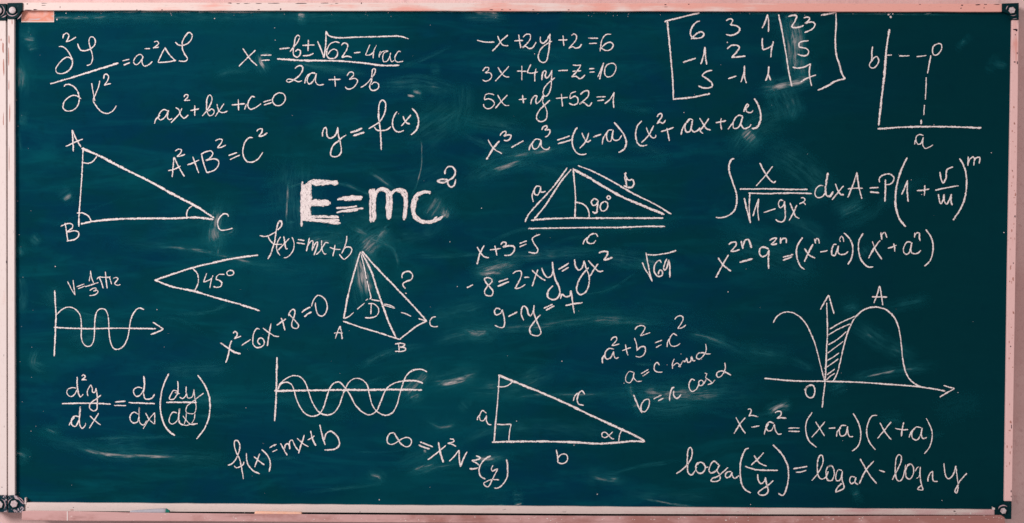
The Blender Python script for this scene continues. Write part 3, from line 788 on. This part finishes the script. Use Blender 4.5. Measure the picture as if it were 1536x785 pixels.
letter w1.7 1195,455 1225,495 1270,535 1330,525 ; 1225,430 1222,480 1205,530 ; 1305,435 1300,480 1275,525 ; 1190,535 1230,542 1275,530 1330,528
bracket w3 1330,80 1400,180 1440,300 1440,430 1400,560 1320,668
F slanted_line_equation
@ 330 630 7.68 2.6
letter w2.4 90,522 140,505 190,440 225,340 225,275 200,240 172,242 165,290 190,380 225,450 250,560 270,682 ; 165,530 190,552 240,535 272,510 275,482
bracket 305,385 308,460 330,530 390,590 458,622
letter 390,422 450,475 512,520 ; 457,390 430,465 400,545
bracket 480,342 540,400 575,470 580,530 567,597
equals_sign 570,322 650,282 ; 603,370 660,342
letter 697,270 740,350 775,408 ; 745,335 755,285 785,275 800,300 805,338 ; 800,290 805,245 830,232 850,270 880,325 908,355
letter 890,212 950,270 1020,310 ; 972,175 940,270 905,387
plus_sign 1010,232 1060,205 1088,183 ; 1045,127 1065,220 1105,298
letter 1150,55 1175,170 1212,290 ; 1205,230 1220,165 1270,132 1330,165 1370,230 1370,300 1345,325 1280,345 1202,347
F double_wave_graph
@ 400 525 6.144 2.6
axis w3.2 95,68 92,250 85,480 74,657
axis w3.8 70,378 300,376 600,370 900,370 1150,366 1432,370
curve w2.4 105,365 120,320 180,265 250,238 310,250 355,300 385,380 420,480 470,560 520,595 570,600 620,580 665,520 700,420 725,360 760,295 820,262 880,275 925,320 945,400 975,510 1020,570 1090,603 1150,585 1195,520 1225,420 1250,330 1290,235 1350,190 1430,180 1478,205
curve w2.4 105,365 130,315 180,298 225,315 250,360 270,440 310,530 360,590 420,613 480,595 520,540 550,450 580,360 620,308 670,298 715,340 760,400 820,510 880,570 945,600 1010,565 1055,470 1090,385 1130,335 1200,298 1290,288 1400,290 1440,310
curve w2.6 1290,235 1340,188 1400,180 ; 1200,298 1280,284 1370,285 1440,305
F infinity_equation
@ 570 635 7.138 2.4
infinity_sign 150,102 110,108 80,155 78,205 110,228 160,215 220,175 280,152 325,165 338,200 315,245 280,253 230,225 190,170 150,102
equals_sign w3.4 430,200 500,228 567,255 ; 412,232 470,258 530,275
letter 705,238 640,295 575,345 510,392 ; w3.4 628,203 645,310 680,422
digit 748,170 785,172 795,190 765,208 722,216 / 770,225 815,250
letter 742,408 800,350 845,288 ; 845,288 850,380 860,468 ; w3 860,468 890,390 932,305
digit w3 1028,350 1078,372 1040,392 985,402 1030,425 1062,450 ; 958,487 1000,490 1050,478
bracket w3 1185,350 1120,390 1075,450 1060,520 1085,575 1128,600
letter 1210,452 1192,490 1205,515 1235,500 1262,490 / 1225,560 1195,620 1160,680 1125,672 1110,645 1150,620 1200,605 1275,608
bracket w3 1355,388 1368,480 1360,580 1320,650 1270,692 1222,695
F sine_triangle_sketch
@ 700 550 5.064 2.4
triangle_side w2.8 248,72 240,200 228,350 215,480 208,575
triangle_side w3.8 192,575 350,570 600,570 800,575 1000,585 1150,578 1250,568 1355,570
triangle_side w4 240,65 400,130 600,212 750,278 900,350 1050,420 1180,480 1270,520 1350,565
arc w2.2 232,152 275,155 320,140 348,115 ; 345,98 350,118
arc w2.4 1188,470 1165,510 1155,570
right_angle_mark w2.4 230,438 280,442 338,438 / 325,500 320,568
letter 80,408 85,385 105,365 ; 150,355 120,335 100,370 105,410 130,410 150,370 / 150,410 165,438 188,442
letter 810,262 820,225 845,200 ; 897,212 875,185 850,210 840,255 850,285 890,295
letter 680,632 690,680 692,725 ; 692,700 715,670 750,665 768,690 755,725 720,738 692,725
alpha_sign w2.2 1110,495 1085,520 1050,540 1028,530 1030,505 1055,500 1080,525 1100,545 1120,550
F sum_of_squares_equation
@ 880 460 4.904 2.2
letter w2.6 118,418 115,385 135,355 ; 200,315 170,308 140,330 135,370 150,388 180,372 198,330 / 205,370 215,382 235,375
digit 178,250 195,228 218,225 220,245 185,288 / 210,285 240,275
plus_sign 262,325 325,302 ; 285,280 292,320 303,360
letter 350,230 365,270 372,325 ; 368,325 395,300 425,295 432,325 415,360 385,372 360,365
digit 355,170 375,148 410,140 430,155 395,215 / 430,205 468,192
equals_sign 502,268 555,248 ; 510,302 550,280
letter 592,298 598,255 620,225 ; 665,215 640,200 615,225 608,262 625,290 660,290 688,272
digit 648,95 665,75 700,70 710,90 670,162 / 700,158 730,135
F sine_relation
@ 880 460 4.904 2.0
dot w2.2 273,563 278,565
letter 345,485 315,478 290,510 290,550 315,562 340,530 350,485 / 345,520 370,550 405,548
equals_sign 400,494 455,462 ; 412,512 460,480
letter 535,432 520,412 500,430 498,465 520,482 558,482
dot w1.8 590,428 594,430
letter w2 632,458 630,425 645,385 ; 632,440 665,415 680,425 690,445 675,440 690,430 710,400 725,402
letter w2 692,348 696,350
letter w2 710,400 722,408 730,395 735,380 745,410 765,405 772,370 785,402 800,395
alpha_sign w2.2 875,275 880,320 860,360 825,388 808,375 820,345 850,340 885,350 912,348
F cosine_relation
@ 880 460 4.904 2.4
letter w2.6 345,650 365,700 390,755 408,783 ; 405,780 400,730 425,690 455,682 462,710 450,750 425,775 405,768
equals_sign 492,680 550,652 ; 525,695 565,675
letter w2.8 610,695 612,655 630,600 645,595 ; 642,620 640,655 665,675 695,645
letter 795,545 775,535 755,560 755,600 775,625 805,610 825,570
letter w2 842,540 824,556 832,582 855,575 856,550 842,540
letter w2 862,570 880,535 ; 868,490 885,495 875,520 905,545 918,560 890,575 ; 890,575 920,565 945,540
alpha_sign 1015,412 1020,450 1000,500 970,522 955,505 965,482 1000,475 1035,490 1062,505
F peaked_curve_graph
@ 1130 420 3.925 2.6
axis 432,135 436,300 430,450 422,600 412,690 405,752
axis w3 65,580 250,595 420,597 600,602 800,615 980,630 1130,655
arrow_head 395,175 420,130 443,90 / 458,140 475,200
arrow_head 1120,622 1185,640 / 1140,665 1097,690
curve w2.4 118,252 140,215 180,192 225,192 270,215 310,260 345,330 370,400 395,500 420,595
curve 468,598 490,560 510,490 530,400 560,300 605,215 660,172 720,160 780,175 825,215 855,280 870,370 880,470 900,550 940,605 995,632
hatch_line w2.2 450,290 520,250 605,212
hatch_line w2.2 442,325 500,290 575,258
hatch_line w2.2 440,382 490,355 548,305
hatch_line w2.2 437,432 480,400 530,362
hatch_line w2.2 435,475 470,455 505,430
hatch_line w2.2 418,522 460,495 500,465
hatch_line w2.2 432,560 480,525
hatch_line w2.2 430,590 455,565 480,550
letter 743,35 728,90 710,137 ; 745,38 755,95 762,150 ; 698,100 788,102
digit 345,622 315,630 308,665 325,692 350,690 362,655 355,625 332,620 300,650
F squares_difference_equation
@ 1080 600 4.518 2.4
letter 108,118 140,180 172,228 ; 172,120 135,165 95,230
digit 188,65 205,62 212,75 195,112 / 215,105 258,115
minus_sign 213,186 268,176
letter 300,235 308,200 330,165 ; 365,160 335,150 312,180 325,210 350,205 368,165 / 375,205 395,232 418,230
digit 372,88 390,78 412,80 415,100 385,125 / 420,122 450,126
equals_sign 463,192 540,190 ; 463,212 540,215
bracket 625,85 590,140 582,210 605,280 655,322
letter 648,148 680,200 708,245 ; 712,148 670,200 620,255
minus_sign 737,192 782,190
letter 790,250 795,215 820,190 ; 855,175 825,175 808,210 820,245 850,235 865,180 / 868,225 880,250 902,248
bracket 902,92 940,160 955,240 935,315 895,347
bracket 1065,105 1030,110 1000,170 995,230 1015,290 1053,338
letter 1085,155 1120,220 1160,270 ; 1160,150 1110,210 1068,262
plus_sign 1187,192 1230,202 1275,202 ; 1245,152 1235,200 1230,248
letter 1282,255 1295,220 1320,195 ; 1365,190 1330,185 1302,220 1305,260 1335,272 1360,235 1370,190 / 1365,235 1375,262 1402,255
bracket 1397,125 1430,190 1438,250 1420,320 1385,365
F logarithm_equation
@ 1000 660 6.4 2.5
letter 92,325 150,285 200,235 240,165 242,95 228,73 210,90 200,150 198,240 205,310 235,338 265,310 290,260
letter 305,215 280,250 290,305 325,322 360,300 372,260 350,225 320,215 295,240 ; 372,265 400,262
letter 500,240 455,205 420,245 408,300 425,318 470,300 510,240 / 485,290 510,340 510,385 470,400 425,395 435,375 490,350 590,265
letter 620,305 580,310 562,345 580,365 610,350 628,310 / 630,345 655,370 695,342
bracket w2.8 788,80 760,90 722,170 705,300 720,420 755,480 808,508
letter 840,150 890,220 960,253 ; 932,122 880,180 810,243
fraction_bar w3 752,255 850,285 950,292 1068,292
letter 875,330 880,385 905,420 940,395 948,360 / 960,430 975,490 950,525 900,530 880,510 915,475 970,440 1025,390
bracket w3 1020,48 1100,130 1155,230 1170,330 1155,450 1120,530 1095,528 1072,512
equals_sign 1215,278 1280,268 1350,255 ; 1240,310 1290,308 1340,292
@ 1210 660 6.144 2.4
letter 47,375 95,320 140,240 152,180 140,143 118,150 100,210 100,290 115,345 140,362 175,345 200,290
letter 230,238 195,250 178,310 195,370 230,375 252,330 250,270 228,238 195,250
letter w2.6 325,285 295,275 270,320 275,375 300,375 325,320 330,290 / 325,360 345,440 330,455 270,478 290,430 325,400
letter 445,345 410,340 398,380 415,405 445,380 455,345 / 445,390 475,412
letter w2.8 492,175 550,275 600,350 645,402 ; 620,195 545,280 485,403
minus_sign 667,280 722,297
letter 790,368 830,290 870,200 872,150 850,137 830,160 818,230 820,320 835,370 860,380 890,340 912,230
letter 965,222 930,240 912,290 920,345 950,362 980,320 985,260 962,222 925,235
letter 1003,290 1015,262 1035,248 ; 1050,250 1045,300 1050,370 1060,420 1070,460 1045,462 1022,455 1055,420 ; w1.8 1045,310 1030,345 1010,355
letter 1118,385 1122,340 1145,300 1165,290 / 1160,330 1170,380 1208,382
letter 1265,215 1270,270 1285,340 1310,358 1350,320 1375,240 / 1385,330 1395,400 1395,450 1380,492 1368,480 1385,430 1420,370 1477,308
'''
SMUDGE = '''
1183,16 1190,50 1194,90 1192,124 | 22 | .42
1178,30 1182,60 | 14 | .25
1200,80 1206,118 | 12 | .3
1190,35 1192,70 1190,100 | 8 | .55
1150,135 1168,130 1190,125 1212,121 | 6 | .75
1155,134 1165,131 | 8 | .5
1165,128 1180,155 1188,185 | 34 | .16
1196,158 1188,180 | 9 | .3
1132,196 1124,203 1115,212 | 15 | .5
1190,172 1135,190 1095,245 | 34 | .14
1140,215 1200,250 1255,305 | 36 | .13
1222,276 1232,292 | 20 | .28
1258,322 1275,314 1294,303 | 14 | .34
1240,352 1300,325 1345,290 1400,262 | 14 | .15
1135,303 1180,325 1225,352 1245,375 | 20 | .2
1290,372 1302,384 | 20 | .22
1160,120 1156,150 1165,172 | 14 | .15
327,306 325,325 321,345 319,365 | 13 | .4
322,338 320,352 323,366 | 13 | .45
326,362 326,386 | 6 | .35
328,346 337,352 348,348 353,340 | 3 | .4
208,372 255,370 315,379 375,394 425,402 | 5 | .3
433,264 431,300 430,330 433,345 | 2.5 | .45
431,282 445,278 456,274 | 2.5 | .35
430,335 445,332 | 2.5 | .3
450,228 444,290 452,372 | 60 | .13
450,372 490,362 530,368 | 34 | .17
576,354 558,364 540,380 | 20 | .5
540,372 544,405 552,450 | 20 | .45
583,342 572,352 562,368 | 3.5 | .6
512,332 545,350 570,362 602,378 | 6 | .34
572,362 590,376 597,395 596,408 | 4 | .22
552,258 570,268 592,284 | 5 | .3
628,195 633,225 631,255 622,285 612,302 | 2.2 | .36
669,314 666,328 | 10 | .75
664,322 668,326 | 8 | .6
662,292 652,310 640,330 | 18 | .3
700,285 715,262 760,240 | 26 | .13
722,222 760,228 800,224 840,216 | 18 | .2
742,240 785,232 845,221 | 5 | .35
728,260 758,250 790,240 | 6 | .36
716,408 740,402 772,395 | 6 | .6
714,412 735,410 757,410 | 5 | .55
730,418 746,426 | 9 | .3
690,402 780,385 890,378 920,376 | 14 | .2
895,384 950,390 1015,400 | 22 | .16
696,494 712,500 736,498 | 6 | .6
680,478 715,492 800,491 900,479 1010,487 | 9 | .24
640,478 690,470 740,455 | 14 | .14
640,514 700,502 760,500 | 16 | .18
618,136 634,140 | 6 | .35
610,143 623,145 | 2.6 | .75
648,108 660,106 | 5 | .3
600,220 660,180 700,150 | 50 | .12
692,118 694,160 680,200 | 24 | .12
446,22 459,24 | 5 | .65
450,26 457,28 | 4 | .5
389,82 391,94 399,105 | 4.5 | .6
390,82 408,80 | 3 | .3
703,17.5 728,19 752,20 | 3.5 | .6
130,27 160,27 | 3 | .3
655,577 680,573 706,565 | 7 | .65
690,568 720,560 | 10 | .3
604,598 620,580 645,556 | 14 | .38
612,600 632,590 | 7 | .3
640,630 660,640 690,636 | 6 | .28
60,520 50,545 75,555 | 12 | .2
104,662 120,672 160,682 230,685 310,686 | 5 | .42
106,661 150,658 300,655 | 3.5 | .17
66,643 90,652 | 4 | .25
24,678 40,686 | 5 | .45
553,712 568,715 573,722 | 4 | .45
440,742 500,734 600,722 | 5 | .13
600,712 640,704 700,692 | 9 | .2
615,706 640,700 655,696 | 5 | .42
634,678 641,676 | 5 | .5
715,690 730,688 745,688 | 5 | .6
720,691 760,685 | 5 | .3
650,650 800,640 980,655 | 20 | .1
740,602 800,593 880,592 940,590 | 4 | .24
935,592 950,588 980,590 1030,592 1105,588 | 17 | .34
942,588 952,586 | 14 | .4
948,612 960,606 | 8 | .3
940,605 1000,612 1060,605 | 24 | .13
880,487 940,484 998,486 | 6 | .22
1030,500 1067,508 1110,526 | 4 | .33
1062,506 1085,514 | 3 | .4
945,545 1000,548 | 4 | .17
1290,568 1335,558 1385,552 | 3 | .42
1245,584 1266,576 | 4 | .38
1335,461 1385,450 | 4 | .28
1265,464 1288,458 | 8 | .25
1118,526 1180,534 | 9 | .25
1180,538 1228,556 | 9 | .2
1270,478 1320,512 1385,545 | 22 | .14
1155,618 1165,612 1181,606 | 3.5 | .8
1130,624 1160,618 | 5 | .2
1325,632 1350,630 | 5 | .24
1385,656 1420,650 | 6 | .14
883,714 905,718 932,720 | 6 | .4
950,744 1000,755 1050,761 | 3 | .36
770,757 784,755 | 3 | .5
730,760 760,757 | 3 | .25
1278,744 1289,738 | 7 | .35
40,45 46,46 | 6 | .4
34,58 42,58 54,60 | 7 | .4
38,74 60,66 | 10 | .2
25,88 32,110 28,140 | 12 | .32
26,120 36,112 | 8 | .3
28,180 42,181 | 8 | .35
24,190 30,230 | 8 | .2
94,301 108,291 | 7 | .38
45,352 62,368 | 12 | .2
26,370 34,384 | 7 | .3
24,400 34,440 30,480 | 12 | .18
70,430 90,460 | 22 | .12
24,30 200,24 | 5 | .25
30,17.5 260,18 500,18.5 | 3 | .4
500,18.5 760,18 1010,20 | 2.5 | .25
1010,20 1300,21 1500,23 | 2.5 | .2
1150,24 1165,24 | 3 | .4
1177,22 1182,30 | 5 | .4
1384,21 1398,20 | 2.5 | .6
1442,60 1448,66 | 8 | .3
1490,94 1512,100 | 8 | .3
1395,620 1480,600 | 30 | .05
600,300 690,260 | 60 | .09
1068,350 1160,380 1240,420 | 40 | .1
690,600 705,615 | 20 | .15
700,770 702,771 | 2 | .1
'''
cur = None; ox = oy = 0.0; scl = 1.0; wd = 2.4
for line in DATA.strip().splitlines():
    line = line.strip()
    if not line: continue
    if line[0] == 'F' and line[1] == ' ':
        fname = line[2:].strip(); cur = empty(fname, board); cur['label'] = 'chalk writing: '+LABELS[fname]; continue
    if line[0] == '@':
        v = [float(q) for q in line[1:].split()]; ox, oy, scl = v[:3]; wd = v[3] if len(v) > 3 else 2.4; continue
    toks = line.split(); kind = toks[0]; w = wd; strokes = []; pts = []
    for t in toks[1:]+[';']:
        if t in (';', '/'):
            if len(pts) > 1: strokes.append((w, pts))
            pts = [pts[-1]] if t == '/' and pts else []
        elif t[0] == 'w' and ',' not in t: w = float(t[1:])
        else:
            a, b = t.split(','); pts.append((ox+float(a)/scl, oy+float(b)/scl))
    glyph(kind, strokes, cur, fname == 'mass_energy_equation')

# wiped smears of dust, each a thin film on the enamel
smears = []
for line in SMUDGE.strip().splitlines():
    p, w, v = [q.strip() for q in line.split('|')]
    pts = [tuple(float(u) for u in t.split(',')) for t in p.split()]; w = float(w); v = float(v)
    smears.append((pts, w*1.75, v*(1.0 if v > 0.4 or w > 20 else 0.62 if pts[0][0] > 1050 else 0.9)))
    if v >= 0.24 and 2.6 < w < 21:       # the hand or cloth leaves a wider, paler trail round each smear
        (x0, y0), (x1, y1) = pts[0], pts[-1]; ex, ey = (x1-x0)*0.35, (y1-y0)*0.35
        off = RS.uniform(-.5, .5)*w
        lo = (24, 24); hi = (1498, 745)
        wide = [(x0-ex, y0-ey)]+pts[1:-1]+[(x1+ex, y1+ey)]
        wide = [(min(hi[0], max(lo[0], x+off*.5)), min(hi[1], max(lo[1], y+off))) for x, y in wide]
        smears.append((wide, w*3.2+16, v*0.30))
# faint long wipes, thickest over the middle and the lower left
for i in range(46):
    cx = min(1380, max(110, RS.gauss(600, 330))); cy = RS.uniform(70, 715); L_ = RS.uniform(50, 170)
    an = math.radians(RS.choice((-18, -12, -6, 4, 14))+RS.uniform(-7, 7)); bend = RS.uniform(-.12, .12)*L_
    dx, dy = math.cos(an)*L_/2, math.sin(an)*L_/2
    smears.append(([(cx-dx, cy-dy), (cx-dy*bend/L_, cy+bend), (cx+dx, cy+dy)], RS.choice((5, 9, 16, 30, 46)), RS.uniform(.07, .17)))
for si, (pts, w, s) in enumerate(smears):
    L = catmull(pts, 3.0); n = len(L); V, Fc, UV, A = [], [], [], []
    cum = [0]
    for a, b in zip(L, L[1:]): cum.append(cum[-1]+math.hypot(b[0]-a[0], b[1]-a[1]))
    T = cum[-1] or 1; off = RS.uniform(0, 900); K = 8; d0 = 0.0002+(si % 16)*0.00002
    for i, q in enumerate(L):
        a = L[max(0, i-1)]; b = L[min(n-1, i+1)]; tx, ty = b[0]-a[0], b[1]-a[1]; m = math.hypot(tx, ty) or 1
        nx, ny = -ty/m, tx/m; e = min(cum[i], T-cum[i])/(0.3*T+1e-6); fe = min(1, e); fe = fe*fe*(3-2*fe)
        for k in range(K+1):
            v = 2*k/K-1; o = v*0.5*w*(0.75+0.25*fe)
            V.append(P(q[0]+nx*o, q[1]+ny*o, d0)); UV.append((off+cum[i], off+o)); A.append(s*fe*(1-v*v)**1.3)
    for i in range(n-1):
        for k in range(K): c = i*(K+1)+k; Fc.append((c, c+K+1, c+K+2, c+1))
    me = bpy.data.meshes.new('chalk_smudge'); me.from_pydata(V, [], Fc)
    at = me.attributes.new('dust', 'FLOAT', 'POINT'); at.data.foreach_set('value', A)
    uv = me.uv_layers.new(name='UVMap')
    for l in me.loops: uv.data[l.index].uv = UV[l.vertex_index]
    link('chalk_smudge', me, M_dust, board)

# chips in the frame's paint, a painted shadow over the label, brown stains
def flecks(name, items, mat, d, seed):
    Rf = random.Random(seed); bm = bmesh.new()
    for x, y, a, b in items:
        k = 9; ring = []
        for i in range(k):
            t = 6.283*i/k; q = Rf.uniform(.55, 1.1)
            ring.append(bm.verts.new(P(x+a*q*math.cos(t), y+b*q*math.sin(t), d)))
        bm.faces.new(ring)
    bmesh.ops.recalc_face_normals(bm, faces=bm.faces)
    me = bpy.data.meshes.new(name); bm.to_mesh(me); bm.free()
    for pgn in me.polygons:
        if pgn.normal.y > 0: pgn.flip()
    return link(name, me, mat, board, kind='stuff')
n = N('chip_and_shadow_dark'); M_chip_shadow = n.done((0.035, 0.018, 0.03), 0.7, 0, 0.1)
n = N('worn_brown'); M_brown = n.done(n.mix(n.noise(n.map((1, 1, 1)), 60, 3), (0.42, 0.17, 0.13), (0.6, 0.32, 0.28)), 0.8)
n = N('plaster_fleck'); M_white = n.done((0.86, 0.78, 0.74), 0.9)
flecks('chip_and_shadow', [(345, 4.8, 4, .7), (357, 5.6, 3.5, .5), (370, 5.4, 5, .6), (388, 5.3, 7, .6), (411, 5.1, 9, .6), (451, 5.3, 10, .6), (487, 4.9, 7, .6), (505, 5.2, 3, .5),
    (542, 5, 1, 1.2), (388, 14.6, 2, .7), (421, 13.9, 1.3, 1.3), (243, 14.8, 1.5, .8), (205, 15, 1.4, .6), (737, 14.6, 3, .7), (753, 14.8, 2.4, .6), (765, 14.6, 1.6, .6), (800, 14.8, 2, .6), (853, 15, 2, .5),
    (998, 7.2, 2, .8), (999, 10.5, 3, .4), (1033, 6.6, 1.6, .5), (1443, 8, 2, 1.2), (1441.5, 12.5, 1, 1), (1467, 7.4, 4, .9), (1478, 6.8, 3, .6), (1495, 7, 5, .5), (1380, 7, 2, .5), (1476, 12, .9, 1),
    (66, 5, 5, .5), (65, 8.2, 4, .5), (41, 6, 1.4, .9), (53, 14.6, 4, .9), (42, 15.4, 6, .7), (90, 11, .5, 2),  # the two slivers just over the label are its ragged shadow, painted dark
    (1522.5, 44.5, 4.4, 1.1), (1525, 46, 2, 1.4), (1523, 52.5, .9, 1), (1525.8, 80, .7, 2), (1526, 94, .9, 3), (1522, 93, 1.6, 1), (1522.5, 325, .8, 2.4), (1520, 395, .8, 1.6), (1516, 520, 1, 1.5),
    (1517.2, 640, .7, 4), (1516.8, 737, .7, 2.6), (1516.8, 745, .6, 1.6), (1432, 767, 2, .8), (1434, 771, 1.4, .5), (690, 757.6, 1.2, .5), (540, 768, .9, .6), (110, 761.4, 1, .5), (42, 761, 2, .4), (2.8, 731, 1, .7), (9.6, 393, .8, 2)],
    M_chip_shadow, F+0.0004, 1)
Rq = random.Random(8)
flecks('brown_stain', [(13.4, 60, .8, 9), (12.9, 88, .9, 16), (13.2, 130, .8, 10), (18, 34, .8, 5), (14.5, 170, .7, 14), (4.5, 72, 1.5, 9), (5.5, 100, 1.2, 14), (1.5, 60, 1, 2), (13.5, 240, .6, 20), (108, 765, 4, .8), (5, 180, .7, 12)]
    + [(Rq.uniform(1512, 1524)-(Rq.random()*0), Rq.uniform(200, 640), Rq.uniform(.4, 1.2), Rq.uniform(.6, 2.6)) for i in range(0)]
    + [(1519.5-(y-30)*0.0155+Rq.uniform(1, 8), y, Rq.uniform(.4, 1.3), Rq.uniform(.6, 3.0)) for y in [Rq.uniform(150, 700) for _ in range(46)]], M_brown, F+0.0003, 2)
flecks('white_fleck', [(1456, 770, 1.5, 2.5)]+[(Rq.uniform(1030, 1150), Rq.uniform(768.5, 772), Rq.uniform(.5, 1.6), Rq.uniform(.3, .7)) for _ in range(16)]
    + [(Rq.uniform(300, 1400), Rq.uniform(765, 770), Rq.uniform(.4, 1.0), .4) for _ in range(16)], M_white, F+0.0003, 3)
flecks('tray_fleck', [(Rq.uniform(200, 1500), Rq.uniform(775.5, 781), Rq.uniform(.4, 1.8), Rq.uniform(.3, .7)) for _ in range(60)], M_white, LIP+0.0004, 4)

# crumbs of chalk on the enamel
bm = bmesh.new()
spots = [(85.5, 29.6, 1.5), (99, 20, 1.0), (322, 28, 1.1), (569, 750, 1.0), (896, 741.5, .9), (413, 60.5, .7), (412, 42, .7), (802, 81, .8), (1091, 64, 1.2),
         (1126, 757, .8), (1413, 751, .8), (722.5, 312.5, .8), (755, 363, .8), (675, 363, .7), (83, 400, .9), (235.5, 464.6, .7), (1092, 438, .9), (1506, 349, 1), (775, 632, .9),
         (1026, 169, .8), (598, 171, .9), (1437, 589, .7), (861, 668, .9), (1367, 270, .6), (1487, 229.5, .8), (686, 430, .7), (1382.5, 292, .8), (843, 542, .9), (1401, 187, .6), (369, 612, .6),
         (1333, 22, 2.0), (1336, 25.5, 2.0), (1339, 21, 1.4)]
for i in range(55): spots.append((RS.uniform(26, 1500), RS.uniform(22, 752), RS.uniform(.2, .45)))
for i in range(22): spots.append((RS.uniform(24, 62), RS.uniform(22, 748), RS.uniform(.25, .6)))
for i in range(60): spots.append((RS.uniform(30, 1500), 17+abs(RS.gauss(0, 4)), RS.uniform(.25, .6)))
for x, y, r in spots:
    c = P(x, y, 0.0006); k = 6; a0 = RS.uniform(0, 6)
    ring = [bm.verts.new(c+Vector((r*MM*RS.uniform(.6, 1.2)*math.cos(a0+i*6.283/k), 0, r*MM*RS.uniform(.6, 1.2)*math.sin(a0+i*6.283/k)))) for i in range(k)]
    t = bm.verts.new(c+Vector((0, -r*0.0006, 0)))
    for i in range(k): bm.faces.new([ring[i], ring[(i+1) % k], t])
bmesh.ops.recalc_face_normals(bm, faces=bm.faces)
me = bpy.data.meshes.new('chalk_crumbs'); bm.to_mesh(me); bm.free()
n = N('crumb_chalk'); link('chalk_crumbs', me, n.done((0.72, 0.62, 0.62), 0.95, 0, 0.05), board, kind='stuff')
